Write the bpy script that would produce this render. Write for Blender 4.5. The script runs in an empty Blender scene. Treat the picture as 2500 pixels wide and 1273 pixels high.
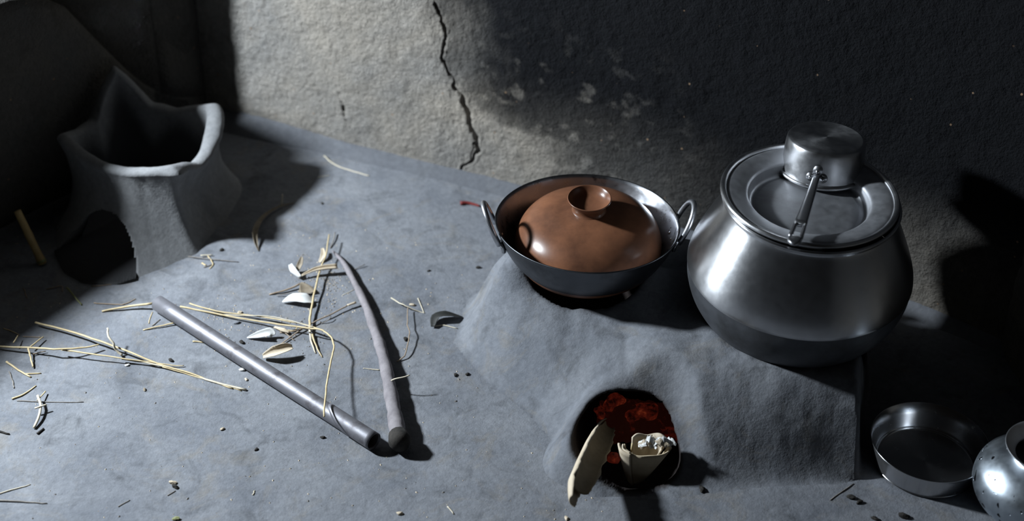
import bpy, bmesh, math, random
import numpy as np
from mathutils import Vector, Matrix, Euler

sc = bpy.context.scene
COL = sc.collection
PI = math.pi
rnd = random.Random(11)

# ------------------------------------------------------------------ camera, world, light, exposure
F_PX, PITCH, ROLL, CAM_H = 3800.0, math.radians(35.95), math.radians(-1.7), 1.80
cp, sp, cr, sr = math.cos(PITCH), math.sin(PITCH), math.cos(ROLL), math.sin(ROLL)
FWD = np.array([0, cp, -sp])
RIGHT = cr * np.array([1, 0, 0]) + sr * np.array([0, -sp, -cp])
DOWN = -sr * np.array([1, 0, 0]) + cr * np.array([0, -sp, -cp])
CAM = np.array([0.0, -CAM_H * cp / sp, CAM_H])

cam = bpy.data.cameras.new('camera')
cam_ob = bpy.data.objects.new('camera', cam)
COL.objects.link(cam_ob)
cam.sensor_width = 36.0
cam.lens = F_PX / 2500.0 * 36.0
cam.clip_start = 0.05
cam_ob.matrix_world = Matrix((
    (RIGHT[0], -DOWN[0], -FWD[0], CAM[0]),
    (RIGHT[1], -DOWN[1], -FWD[1], CAM[1]),
    (RIGHT[2], -DOWN[2], -FWD[2], CAM[2]),
    (0, 0, 0, 1)))
cam.dof.use_dof = True
cam.dof.focus_distance = 2.68
cam.dof.aperture_fstop = 2.1
sc.camera = cam_ob

sc.view_settings.view_transform = 'Standard'
sc.view_settings.look = 'None'
sc.view_settings.gamma = 1.0
sc.view_settings.use_curve_mapping = False
sc.view_settings.exposure = 0.0

world = bpy.data.worlds.new('dim_hut_air')
sc.world = world
world.use_nodes = True
bg = world.node_tree.nodes['Background']
bg.inputs[0].default_value = (1.0, 0.90, 0.80, 1)
bg.inputs[1].default_value = 0.0035

WIN = Vector((-1.82, -0.10, 1.25))          # bright patch of day outside the window
ld = bpy.data.lights.new('window_daylight', 'AREA')
ld.shape = 'DISK'
ld.size = 0.17
ld.energy = 120.0
ld.color = (0.83, 0.92, 1.0)
lo = bpy.data.objects.new('window_daylight', ld)
COL.objects.link(lo)
lo.location = WIN
lo.rotation_euler = (Vector((-0.1, -0.2, 0.0)) - WIN).to_track_quat('-Z', 'Y').to_euler()


# ------------------------------------------------------------------ helpers
def ray(x, y):
    return FWD + RIGHT * ((x - 1250.0) / F_PX) + DOWN * ((y - 636.5) / F_PX)


def at(x, y, z=0.0):
    """Point of the room at height z that the photograph shows at (x, y)."""
    d = ray(x, y)
    return CAM + d * ((z - CAM_H) / d[2])


def smooth(a, b, x):
    t = np.clip((x - a) / (b - a), 0, 1)
    return t * t * (3 - 2 * t)


def hash2(ix, iy, seed):
    h = (ix.astype(np.int64) * 374761393 + iy.astype(np.int64) * 668265263 + seed * 2147483647) & 0xffffffff
    h = ((h ^ (h >> 13)) * 1274126177) & 0xffffffff
    h = h ^ (h >> 16)
    return (h & 0xffff) / 65535.0


def vnoise(x, y, seed=0):
    x = np.asarray(x, float); y = np.asarray(y, float)
    ix = np.floor(x); iy = np.floor(y)
    fx = x - ix; fy = y - iy
    fx = fx * fx * (3 - 2 * fx); fy = fy * fy * (3 - 2 * fy)
    a = hash2(ix, iy, seed); b = hash2(ix + 1, iy, seed)
    c = hash2(ix, iy + 1, seed); d = hash2(ix + 1, iy + 1, seed)
    return (a + (b - a) * fx) * (1 - fy) + (c + (d - c) * fx) * fy - 0.5


def fbm(x, y, seed=0, octaves=4):
    v = 0; a = 1.0; f = 1.0
    for o in range(octaves):
        v = v + a * vnoise(np.asarray(x) * f, np.asarray(y) * f, seed + o * 17)
        a *= 0.5; f *= 2.03
    return v


def link(name, me, mat, parent=None):
    o = bpy.data.objects.new(name, me)
    COL.objects.link(o)
    if mat:
        me.materials.append(mat)
    if parent:
        o.parent = parent
    return o


def mk(name, verts, faces, mat, parent=None, flat=False):
    me = bpy.data.meshes.new(name)
    me.from_pydata([tuple(map(float, v)) for v in verts], [], faces)
    if not flat:
        me.polygons.foreach_set('use_smooth', [True] * len(me.polygons))
    me.update()
    return link(name, me, mat, parent)


def tag(o, label=None, cat=None, group=None, kind=None):
    if label: o['label'] = label
    if cat: o['category'] = cat
    if group: o['group'] = group
    if kind: o['kind'] = kind
    return o


def empty(name, loc, rot=(0, 0, 0)):
    o = bpy.data.objects.new(name, None)
    COL.objects.link(o)
    o.empty_display_size = 0.03
    o.location = loc
    o.rotation_euler = rot
    return o


class MB:
    def __init__(self):
        self.v = []; self.f = []

    def add(self, v, f):
        n = len(self.v)
        self.v += [tuple(p) for p in v]
        self.f += [tuple(i + n for i in q) for q in f]
        return self

    def build(self, name, mat, parent=None, flat=False):
        return mk(name, self.v, self.f, mat, parent, flat)


def lathe(profile, n=96, wob=0.0, seed=0):
    """Surface of revolution about z; points with r = 0 close the shape."""
    v, f = [], []
    rings = []
    for (r, z) in profile:
        if r <= 1e-7:
            rings.append([len(v)]); v.append((0, 0, z))
        else:
            ring = []
            for i in range(n):
                a = 2 * PI * i / n
                k = 1 + wob * math.sin(2 * a + seed) + wob * 0.6 * math.sin(3 * a + 2 * seed)
                ring.append(len(v)); v.append((r * k * math.cos(a), r * k * math.sin(a), z))
            rings.append(ring)
    for a, b in zip(rings, rings[1:]):
        if len(a) == 1 and len(b) == 1:
            continue
        for i in range(n):
            j = (i + 1) % n
            if len(a) == 1:
                f.append((a[0], b[j], b[i]))
            elif len(b) == 1:
                f.append((a[i], a[j], b[0]))
            else:
                f.append((a[i], a[j], b[j], b[i]))
    return v, f


def refine(profile, k=4):
    """Catmull-Rom through the profile points."""
    P = [np.array(p, float) for p in profile]
    out = []
    for i in range(len(P) - 1):
        p0 = P[max(i - 1, 0)]; p1 = P[i]; p2 = P[i + 1]; p3 = P[min(i + 2, len(P) - 1)]
        for s in range(k):
            t = s / k
            q = 0.5 * ((2 * p1) + (-p0 + p2) * t + (2 * p0 - 5 * p1 + 4 * p2 - p3) * t * t + (-p0 + 3 * p1 - 3 * p2 + p3) * t ** 3)
            out.append(q)
    out.append(P[-1])
    return out


def tube(pts, radii, n=8, flat=1.0, closed=False, cap=True, up=(0, 0, 1)):
    """Swept tube; flat < 1 squashes the section along the 'up' side."""
    P = [np.array(p, float) for p in pts]
    m = len(P)
    if not hasattr(radii, '__len__'):
        radii = [radii] * m
    v, f = [], []
    up = np.array(up, float)
    for i in range(m):
        a = P[(i - 1) % m] if (closed or i > 0) else P[i]
        b = P[(i + 1) % m] if (closed or i < m - 1) else P[i]
        t = b - a; t = t / (np.linalg.norm(t) + 1e-12)
        s = np.cross(t, up)
        if np.linalg.norm(s) < 1e-4:
            s = np.cross(t, np.array([1.0, 0.1, 0]))
        s /= np.linalg.norm(s)
        w = np.cross(s, t)
        for k in range(n):
            g = 2 * PI * k / n
            v.append(P[i] + radii[i] * (math.cos(g) * s + flat * math.sin(g) * w))
    for i in range(m if closed else m - 1):
        for k in range(n):
            j = (i + 1) % m; l = (k + 1) % n
            f.append((i * n + k, i * n + l, j * n + l, j * n + k))
    if cap and not closed:
        f.append(tuple(range(n))[::-1])
        f.append(tuple((m - 1) * n + k for k in range(n)))
    return v, f


def box(cx, cy, cz, sx, sy, sz):
    v = [(cx + a * sx / 2, cy + b * sy / 2, cz + c * sz / 2) for a in (-1, 1) for b in (-1, 1) for c in (-1, 1)]
    f = [(0, 1, 3, 2), (4, 6, 7, 5), (0, 4, 5, 1), (2, 3, 7, 6), (0, 2, 6, 4), (1, 5, 7, 3)]
    return v, f


def vattr(o, name, values):
    a = o.data.attributes.new(name, 'FLOAT', 'POINT')
    a.data.foreach_set('value', np.asarray(values, np.float32))


# ------------------------------------------------------------------ materials
def new_mat(name):
    m = bpy.data.materials.new(name)
    m.use_nodes = True
    nt = m.node_tree
    b = nt.nodes['Principled BSDF']
    return m, nt, b


def N(nt, t, **kw):
    n = nt.nodes.new(t)
    for k, v in kw.items():
        if k in n.inputs:
            n.inputs[k].default_value = v
        else:
            setattr(n, k, v)
    return n


def ramp(nt, stops):
    r = nt.nodes.new('ShaderNodeValToRGB')
    el = r.color_ramp.elements
    while len(el) < len(stops):
        el.new(0.5)
    for e, (p, c) in zip(el, stops):
        e.position = p
        e.color = (c[0], c[1], c[2], 1)
    return r


def mixc(nt, fac, a, b, blend='MIX'):
    m = nt.nodes.new('ShaderNodeMix')
    m.data_type = 'RGBA'
    m.blend_type = blend
    for sock, val in ((0, fac), (6, a), (7, b)):
        if hasattr(val, 'is_linked') or hasattr(val, 'links'):
            nt.links.new(val, m.inputs[sock])
        else:
            m.inputs[sock].default_value = val if sock == 0 else (val[0], val[1], val[2], 1)
    return m.outputs[2]


def mud(name, lo_c, hi_c, stain=(0.1, 0.1, 0.1), stain_amt=0.5, grain=220.0, grain_h=0.5, lump=38.0, lump_h=0.6,
        soot_c=None, rough=0.92, dist=0.004, speck=None, big=7.0, tint=None):
    m, nt, b = new_mat(name)
    tc = N(nt, 'ShaderNodeTexCoord')
    co = tc.outputs['Object']

    def noise(scale, detail=6.0, rough_=0.6, dist_=0.0):
        n = N(nt, 'ShaderNodeTexNoise')
        n.inputs['Scale'].default_value = scale
        n.inputs['Detail'].default_value = detail
        n.inputs['Roughness'].default_value = rough_
        n.inputs['Distortion'].default_value = dist_
        nt.links.new(co, n.inputs['Vector'])
        return n.outputs['Fac']
    r1 = ramp(nt, [(0.32, lo_c), (0.68, hi_c)])
    nt.links.new(noise(big, 8.0, 0.62, 0.4), r1.inputs[0])
    c = r1.outputs[0]
    if stain_amt > 0:
        r2 = ramp(nt, [(0.52, (0, 0, 0)), (0.72, (stain_amt,) * 3)])
        nt.links.new(noise(16.0, 7.0, 0.66, 0.8), r2.inputs[0])
        c = mixc(nt, r2.outputs[0], c, stain)
    if tint:
        r6 = ramp(nt, [(0.54, (0, 0, 0)), (0.74, (0.7, 0.7, 0.7))])
        nt.links.new(noise(10.5, 6.0, 0.7, 1.2), r6.inputs[0])
        c = mixc(nt, r6.outputs[0], c, tint)
    # fine mottling
    r3 = ramp(nt, [(0.3, (0.82, 0.82, 0.82)), (0.7, (1.1, 1.1, 1.1))])
    nt.links.new(noise(90.0, 5.0, 0.7), r3.inputs[0])
    c = mixc(nt, 1.0, c, r3.outputs[0], 'MULTIPLY')
    if speck:
        vo = N(nt, 'ShaderNodeTexVoronoi')
        vo.inputs['Scale'].default_value = 46.0
        vo.inputs['Randomness'].default_value = 1.0
        nt.links.new(co, vo.inputs['Vector'])
        r4 = ramp(nt, [(0.0, (1, 1, 1)), (0.09, (1, 1, 1)), (0.13, (0, 0, 0))])
        nt.links.new(vo.outputs['Distance'], r4.inputs[0])
        r5 = ramp(nt, [(0.86, (0, 0, 0)), (0.9, (0.8, 0.8, 0.8))])
        sep = N(nt, 'ShaderNodeSeparateColor')
        nt.links.new(vo.outputs['Color'], sep.inputs[0])
        nt.links.new(sep.outputs[0], r5.inputs[0])
        mm = N(nt, 'ShaderNodeMath', operation='MULTIPLY')
        nt.links.new(r4.outputs[0], mm.inputs[0]); nt.links.new(r5.outputs[0], mm.inputs[1])
        speck_fac = mm.outputs[0]
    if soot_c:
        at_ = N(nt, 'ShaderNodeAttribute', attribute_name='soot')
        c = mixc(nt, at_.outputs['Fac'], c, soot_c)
    if speck:
        c = mixc(nt, speck_fac, c, speck)
    nt.links.new(c, b.inputs['Base Color'])
    b.inputs['Roughness'].default_value = rough
    b.inputs['Specular IOR Level'].default_value = 0.12
    b1 = N(nt, 'ShaderNodeBump', Strength=lump_h, Distance=dist)
    nt.links.new(noise(lump, 5.0, 0.6), b1.inputs['Height'])
    b2 = N(nt, 'ShaderNodeBump', Strength=grain_h, Distance=dist * 0.35)
    nt.links.new(noise(grain, 4.0, 0.7), b2.inputs['Height'])
    nt.links.new(b1.outputs[0], b2.inputs['Normal'])
    nt.links.new(b2.outputs[0], b.inputs['Normal'])
    return m


def metal(name, col, rough, dark=None, dark_scale=18.0, dark_lo=0.55, dark_hi=0.7, aniso=0.0, scratch=0.12, spots=False, metallic=1.0):
    m, nt, b = new_mat(name)
    tc = N(nt, 'ShaderNodeTexCoord')
    n1 = N(nt, 'ShaderNodeTexNoise')
    n1.inputs['Scale'].default_value = dark_scale
    n1.inputs['Detail'].default_value = 7.0
    n1.inputs['Roughness'].default_value = 0.65
    nt.links.new(tc.outputs['Object'], n1.inputs['Vector'])
    b.inputs['Metallic'].default_value = metallic
    b.inputs['Base Color'].default_value = (*col, 1)
    if dark:
        r = ramp(nt, [(dark_lo, (0, 0, 0)), (dark_hi, (1, 1, 1))])
        nt.links.new(n1.outputs['Fac'], r.inputs[0])
        nt.links.new(mixc(nt, r.outputs[0], col, dark), b.inputs['Base Color'])
    # roughness breakup
    mr = N(nt, 'ShaderNodeMapRange')
    mr.inputs['To Min'].default_value = max(0.05, rough - scratch)
    mr.inputs['To Max'].default_value = rough + scratch
    n2 = N(nt, 'ShaderNodeTexNoise')
    n2.inputs['Scale'].default_value = 60.0
    n2.inputs['Detail'].default_value = 6.0
    nt.links.new(tc.outputs['Object'], n2.inputs['Vector'])
    nt.links.new(n2.outputs['Fac'], mr.inputs['Value'])
    nt.links.new(mr.outputs[0], b.inputs['Roughness'])
    if aniso:
        tg = N(nt, 'ShaderNodeTangent', direction_type='RADIAL', axis='Z')
        b.inputs['Anisotropic'].default_value = aniso
        b.inputs['Anisotropic Rotation'].default_value = 0.25
        nt.links.new(tg.outputs[0], b.inputs['Tangent'])
    # faint turned rings / dents
    bm = N(nt, 'ShaderNodeBump', Strength=0.12, Distance=0.001)
    nt.links.new(n2.outputs['Fac'], bm.inputs['Height'])
    nt.links.new(bm.outputs[0], b.inputs['Normal'])
    if spots:
        vo = N(nt, 'ShaderNodeTexVoronoi')
        vo.inputs['Scale'].default_value = 70.0
        mp = N(nt, 'ShaderNodeMapping')
        mp.inputs['Scale'].default_value = (1.25, 1.25, .7)
        nd = N(nt, 'ShaderNodeTexNoise')
        nd.inputs['Scale'].default_value = 30.0
        nt.links.new(tc.outputs['Object'], nd.inputs['Vector'])
        ad = N(nt, 'ShaderNodeMix', data_type='RGBA', blend_type='LINEAR_LIGHT')
        ad.inputs[0].default_value = 0.02
        nt.links.new(tc.outputs['Object'], ad.inputs[6]); nt.links.new(nd.outputs['Color'], ad.inputs[7])
        nt.links.new(ad.outputs[2], mp.inputs['Vector'])
        nt.links.new(mp.outputs[0], vo.inputs['Vector'])
        r = ramp(nt, [(0.0, (0, 0, 0)), (0.06, (1, 1, 1))])
        sz = N(nt, 'ShaderNodeSeparateColor')
        nt.links.new(vo.outputs['Color'], sz.inputs[0])
        thr = N(nt, 'ShaderNodeMapRange')
        thr.inputs['From Min'].default_value = 0.15
        thr.inputs['To Min'].default_value = 0.0
        thr.inputs['To Max'].default_value = 0.40
        nt.links.new(sz.outputs[0], thr.inputs['Value'])
        sub = N(nt, 'ShaderNodeMath', operation='SUBTRACT')
        nt.links.new(thr.outputs[0], sub.inputs[0]); nt.links.new(vo.outputs['Distance'], sub.inputs[1])
        sxyz = N(nt, 'ShaderNodeSeparateXYZ')
        nt.links.new(tc.outputs['Object'], sxyz.inputs[0])
        hgt = N(nt, 'ShaderNodeMapRange')
        hgt.inputs['From Min'].default_value = 0.092
        hgt.inputs['From Max'].default_value = 0.118
        hgt.inputs['To Min'].default_value = 0.0
        hgt.inputs['To Max'].default_value = 0.5
        nt.links.new(sxyz.outputs[2], hgt.inputs['Value'])
        s2 = N(nt, 'ShaderNodeMath', operation='SUBTRACT')
        nt.links.new(sub.outputs[0], s2.inputs[0]); nt.links.new(hgt.outputs[0], s2.inputs[1])
        nt.links.new(s2.outputs[0], r.inputs[0])
        bm2 = N(nt, 'ShaderNodeBump', Strength=0.6, Distance=0.002)
        bm2.invert = True
        nt.links.new(r.outputs[0], bm2.inputs['Height'])
        nt.links.new(bm.outputs[0], bm2.inputs['Normal'])
        nt.links.new(bm2.outputs[0], b.inputs['Normal'])
        nt.links.new(mixc(nt, r.outputs[0], col, (0.03, 0.03, 0.035)), b.inputs['Base Color'])
    return m


def organic(name, a, c, scale=60.0, rough=0.8, bump=0.4, stretch=None, dist=0.0015):
    m, nt, b = new_mat(name)
    tc = N(nt, 'ShaderNodeTexCoord')
    n = N(nt, 'ShaderNodeTexNoise')
    n.inputs['Scale'].default_value = scale
    n.inputs['Detail'].default_value = 6.0
    n.inputs['Roughness'].default_value = 0.65
    src = tc.outputs['Object']
    if stretch:
        mp = N(nt, 'ShaderNodeMapping')
        mp.inputs['Scale'].default_value = stretch
        nt.links.new(src, mp.inputs['Vector'])
        src = mp.outputs[0]
    nt.links.new(src, n.inputs['Vector'])
    r = ramp(nt, [(0.32, a), (0.68, c)])
    nt.links.new(n.outputs['Fac'], r.inputs[0])
    nt.links.new(r.outputs[0], b.inputs['Base Color'])
    b.inputs['Roughness'].default_value = rough
    b.inputs['Specular IOR Level'].default_value = 0.3
    bm = N(nt, 'ShaderNodeBump', Strength=bump, Distance=dist)
    nt.links.new(n.outputs['Fac'], bm.inputs['Height'])
    nt.links.new(bm.outputs[0], b.inputs['Normal'])
    return m


M = {}
M['floor'] = mud('grey_clay_floor', (0.132, 0.140, 0.158), (0.197, 0.204, 0.219), stain=(0.075, 0.078, 0.085), stain_amt=0.75,
                 grain=260.0, grain_h=0.5, lump=34.0, lump_h=0.6, tint=(0.185, 0.168, 0.146))
M['skirt'] = mud('grey_clay_skirting', (0.092, 0.097, 0.110), (0.130, 0.134, 0.144), stain=(0.06, 0.06, 0.065), stain_amt=0.4,
                 grain=240.0, grain_h=0.3, lump=30.0, lump_h=0.3)
M['wall'] = mud('pale_mud_plaster', (0.205, 0.200, 0.192), (0.300, 0.268, 0.225), stain=(0.15, 0.135, 0.115), stain_amt=0.55,
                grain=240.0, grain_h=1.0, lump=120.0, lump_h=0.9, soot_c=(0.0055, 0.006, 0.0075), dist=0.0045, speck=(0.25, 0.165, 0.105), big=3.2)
M['stove'] = mud('smoked_grey_clay', (0.122, 0.130, 0.147), (0.186, 0.193, 0.208), stain=(0.070, 0.073, 0.079), stain_amt=0.75,
                 grain=250.0, grain_h=0.45, lump=34.0, lump_h=0.6, soot_c=(0.018, 0.014, 0.013), tint=(0.175, 0.160, 0.140))
M['clay_unit'] = mud('grey_daub_clay', (0.162, 0.165, 0.171), (0.216, 0.219, 0.222), stain=(0.120, 0.120, 0.120), stain_amt=0.3,
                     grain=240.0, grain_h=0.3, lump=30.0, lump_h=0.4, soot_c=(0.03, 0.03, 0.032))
M['terracotta'] = organic('fired_terracotta', (0.077, 0.034, 0.020), (0.195, 0.083, 0.043), 11.0, 0.30, 0.10)
M['kadai'] = metal('dark_steel', (0.50, 0.51, 0.54), 0.30, dark=(0.06, 0.05, 0.05), dark_scale=9.0, dark_lo=0.60, dark_hi=0.66, aniso=0.5)
M['kadai_out'] = metal('scorched_steel', (0.10, 0.105, 0.115), 0.42, dark=(0.03, 0.028, 0.028), dark_scale=7.0, dark_lo=0.5, dark_hi=0.7)
M['steel'] = metal('bright_steel', (0.56, 0.57, 0.59), 0.28)
M['plate_steel'] = metal('turned_steel', (0.50, 0.50, 0.51), 0.26, aniso=0.7, scratch=0.04)
M['handle_metal'] = metal('cast_handle', (0.34, 0.345, 0.36), 0.38, scratch=0.03)
M['ring_steel'] = metal('bar_steel', (0.52, 0.53, 0.56), 0.36, scratch=0.03)
M['alu'] = metal('spun_aluminium', (0.53, 0.535, 0.55), 0.31, dark=(0.40, 0.40, 0.41), dark_scale=12.0, dark_lo=0.5, dark_hi=0.8, aniso=0.75, scratch=0.05)
M['alu_dull'] = metal('dull_aluminium', (0.42, 0.43, 0.455), 0.58, dark=(0.28, 0.28, 0.29), dark_scale=10.0, dark_lo=0.5, dark_hi=0.72)
M['alu_pan'] = metal('pan_aluminium', (0.58, 0.585, 0.60), 0.34, dark=(0.36, 0.36, 0.36), dark_scale=16.0, dark_lo=0.58, dark_hi=0.75, aniso=0.5)
M['soot_metal'] = metal('sooty_bowl_metal', (0.085, 0.09, 0.10), 0.55, dark=(0.03, 0.03, 0.03), dark_scale=8.0, dark_lo=0.45, dark_hi=0.7, metallic=0.6)
M['dent_alu'] = metal('pitted_aluminium', (0.50, 0.56, 0.62), 0.38, spots=True)
M['pipe'] = metal('galvanised_pipe', (0.165, 0.163, 0.178), 0.52, dark=(0.06, 0.052, 0.056), dark_scale=26.0, dark_lo=0.52, dark_hi=0.70, metallic=0.55)
M['pipe_in'] = metal('dark_pipe_inside', (0.05, 0.04, 0.04), 0.8, metallic=0.2)  # near-black tone for the inside of the tube
M['straw'] = organic('dry_straw', (0.385, 0.296, 0.160), (0.533, 0.433, 0.261), 70.0, 0.6, 0.3)
M['straw_pale'] = organic('bleached_straw', (0.436, 0.386, 0.291), (0.548, 0.493, 0.389), 70.0, 0.6, 0.3)
M['straw_brown'] = organic('brown_stem', (0.192, 0.141, 0.096), (0.311, 0.244, 0.178), 70.0, 0.7, 0.3)
M['twig'] = organic('grey_twig', (0.12, 0.11, 0.10), (0.24, 0.22, 0.20), 80.0, 0.8, 0.4)
M['green'] = organic('olive_stem', (0.163, 0.178, 0.074), (0.266, 0.266, 0.126), 60.0, 0.6, 0.3)
M['branch'] = organic('lilac_grey_bark', (0.138, 0.125, 0.133), (0.224, 0.205, 0.213), 40.0, 0.85, 0.7)
M['char'] = organic('charred_wood', (0.012, 0.011, 0.010), (0.04, 0.035, 0.03), 50.0, 0.9, 0.7)
M['husk'] = organic('cream_husk', (0.407, 0.334, 0.239), (0.548, 0.468, 0.360), 30.0, 0.6, 0.3)
M['husk_in'] = organic('husk_inside', (0.38, 0.31, 0.21), (0.54, 0.45, 0.31), 30.0, 0.65, 0.3)
M['white_chip'] = organic('white_leaf_sheath', (0.518, 0.518, 0.503), (0.622, 0.622, 0.607), 40.0, 0.5, 0.15)
M['dark_leaf'] = organic('black_dry_leaf', (0.010, 0.011, 0.010), (0.026, 0.026, 0.024), 40.0, 0.6, 0.3)
M['brown_leaf'] = organic('brown_dry_leaf', (0.148, 0.118, 0.081), (0.266, 0.222, 0.163), 40.0, 0.7, 0.3)
M['red'] = organic('dark_red_skin', (0.12, 0.015, 0.015), (0.2, 0.035, 0.03), 40.0, 0.5, 0.2)
M['bamboo'] = organic('yellow_bamboo', (0.296, 0.200, 0.074), (0.407, 0.296, 0.133), 30.0, 0.5, 0.2)
M['ash'] = organic('wood_ash', (0.03, 0.025, 0.023), (0.08, 0.065, 0.06), 60.0, 0.95, 0.6)


def ember_mat(name, lo, mid, hi, scale, strength, base):
    m, nt, b = new_mat(name)
    tc = N(nt, 'ShaderNodeTexCoord')
    n = N(nt, 'ShaderNodeTexNoise')
    n.inputs['Scale'].default_value = scale
    n.inputs['Detail'].default_value = 6.0
    n.inputs['Roughness'].default_value = 0.65
    nt.links.new(tc.outputs['Object'], n.inputs['Vector'])
    r = ramp(nt, [(lo, (0.022, 0.0035, 0.002)), (mid, (0.22, 0.022, 0.010)), (hi, (0.85, 0.15, 0.05))])
    nt.links.new(n.outputs['Fac'], r.inputs[0])
    b.inputs['Base Color'].default_value = (*base, 1)
    b.inputs['Roughness'].default_value = 0.95
    nt.links.new(r.outputs[0], b.inputs['Emission Color'])
    b.inputs['Emission Strength'].default_value = strength
    return m


M['ember'] = ember_mat('glowing_coal', 0.40, 0.58, 0.82, 60.0, 0.19, (0.05, 0.03, 0.025))
M['cinder'] = ember_mat('dying_cinders', 0.56, 0.74, 0.95, 34.0, 0.24, (0.045, 0.022, 0.018))


# ------------------------------------------------------------------ the stove's shape (shared by the floor under it)
KAD = np.array([0.132, -0.200]); POT = np.array([0.490, -0.320])
STOVE_H = 0.140
MC = np.array([.203, -.560]); MA = np.array([.088, .080])      # fire mouth in plan
FOOT = np.array([(-.10, -.26), (-.04, -.36), (.04, -.45), (.10, -.55), (.155, -.63), (.21, -.65), (.27, -.648), (.34, -.630), (.42, -.615),
                 (.50, -.605), (.55, -.600), (.588, -.588), (.600, -.55), (.614, -.47), (.648, -.34), (.664, -.22), (.61, -.12), (.5, -.06), (.3, -.02),
                 (.1, -.0), (-.01, -.04), (-.08, -.13)])


def poly_sd(x, y, P):
    """Signed distance to a closed polygon, positive inside."""
    x = np.asarray(x, float); y = np.asarray(y, float)
    best = np.full(x.shape, 1e9); inside = np.zeros(x.shape, bool)
    n = len(P)
    for i in range(n):
        a = P[i]; b = P[(i + 1) % n]
        ex, ey = b - a
        t = np.clip(((x - a[0]) * ex + (y - a[1]) * ey) / (ex * ex + ey * ey), 0, 1)
        d = np.hypot(x - a[0] - t * ex, y - a[1] - t * ey)
        best = np.minimum(best, d)
        c = ((a[1] > y) != (b[1] > y))
        with np.errstate(divide='ignore', invalid='ignore'):
            xi = (b[0] - a[0]) * (y - a[1]) / (b[1] - a[1]) + a[0]
        inside ^= (c & (x < xi))
    return np.where(inside, best, -best)


def floor_relief(x, y):
    return 0.0035 * fbm(np.asarray(x) * 5.0, np.asarray(y) * 5.0, 3, 3) + 0.0012 * fbm(np.asarray(x) * 26.0, np.asarray(y) * 26.0, 9, 3)


def fz(x, y):
    return float(floor_relief(np.array([x]), np.array([y]))[0])


def grid(xs, ys):
    X, Y = np.meshgrid(xs, ys)
    nx, ny = len(xs), len(ys)
    i = np.arange(nx - 1); j = np.arange(ny - 1)
    I, J = np.meshgrid(i, j)
    a = (J * nx + I).ravel()
    faces = np.stack([a, a + 1, a + nx + 1, a + nx], 1)
    return X, Y, faces


def mesh_np(name, V, faces, mat, parent=None):
    me = bpy.data.meshes.new(name)
    nv, nf = len(V), len(faces)
    me.vertices.add(nv)
    me.vertices.foreach_set('co', np.asarray(V, np.float32).ravel())
    me.loops.add(nf * 4)
    me.loops.foreach_set('vertex_index', faces.astype(np.int32).ravel())
    me.polygons.add(nf)
    me.polygons.foreach_set('loop_start', np.arange(nf, dtype=np.int32) * 4)
    me.polygons.foreach_set('loop_total', np.full(nf, 4, np.int32))
    me.polygons.foreach_set('use_smooth', np.ones(nf, bool))
    me.update(calc_edges=True)
    me.validate()
    return link(name, me, mat, parent)


# ------------------------------------------------------------------ floor
def spaced(a, lo, hi, b, fine, coarse):
    l = list(np.arange(a, lo, coarse)); m = list(np.arange(lo, hi, fine)); h = list(np.arange(hi, b + coarse, coarse))
    return np.array(l + m + h)


xs = spaced(-1.9, -1.05, 1.05, 1.5, 0.008, 0.08)
ys = spaced(-2.0, -0.85, 0.55, 0.8, 0.008, 0.08)
X, Y, faces = grid(xs, ys)
Z = floor_relief(X, Y)
sd = poly_sd(X, Y, FOOT)
Z = Z - 0.05 * smooth(0.012, 0.05, sd)
mrho = np.hypot((X - MC[0]) / MA[0], (Y - MC[1]) / MA[1])
Z = Z - 0.10 * smooth(1.0, 0.86, mrho)
mesh_np('floor', np.stack([X.ravel(), Y.ravel(), Z.ravel()], 1), faces, M['floor'])
tag(bpy.data.objects['floor'], 'uneven blue-grey smeared clay floor', None, None, 'structure')

# ------------------------------------------------------------------ back wall with its soot and crack
FX = np.array([-1.00, -.80, -.595, -.315, -.004, .35, .60, .737, .82, .878, .93, 1.05])
FY = np.array([.600, .525, .449, .355, .236, .085, -.040, -.121, -.175, -.219, -.27, -.40])


def foot_y(x):
    x = np.asarray(x, float)
    return sum(np.interp(x + d, FX, FY) for d in (-.06, -.03, 0, .03, .06)) / 5.0


def set_back(x):
    return 0.012 + 0.012 * smooth(-0.3, -0.6, np.asarray(x, float))


def skirt_h(x):
    return 0.022 + 0.016 * smooth(-0.3, -0.6, np.asarray(x, float))


def wall_y(x):
    return foot_y(x) + set_back(x)


def at_wall(px_, py_):
    """(x, z) on the back wall face."""
    d = ray(px_, py_)
    t = np.linspace(1.5, 5.0, 4000)
    P = CAM[None] + d[None] * t[:, None]
    k = np.argmax(P[:, 1] > wall_y(P[:, 0]))
    return P[k, 0], P[k, 2]


crack_px = [(1062, 10), (1078, 45), (1087, 62), (1090, 100), (1084, 120), (1080, 145), (1092, 165), (1108, 195), (1112, 212), (1126, 235), (1136, 255),
            (1146, 285), (1147, 305), (1158, 325), (1168, 345), (1168, 368), (1155, 388), (1142, 400), (1128, 412), (1116, 430), (1112, 448)]
CR = np.array([at_wall(*p) for p in crack_px])
CRW = np.interp(np.arange(len(CR)), [0, 3, 6, 9, 12, 14, 16, 20], [.0022, .0036, .0028, .0046, .0080, .0052, .0036, .0022])
branch_px = [(1168, 360), (1160, 350), (1152, 372), (1146, 384), (1148, 398)]
CB = np.array([at_wall(*p) for p in branch_px])
crk2_px = [(828, 225), (838, 258), (842, 285), (850, 305)]
CC = np.array([at_wall(*p) for p in crk2_px])


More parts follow.
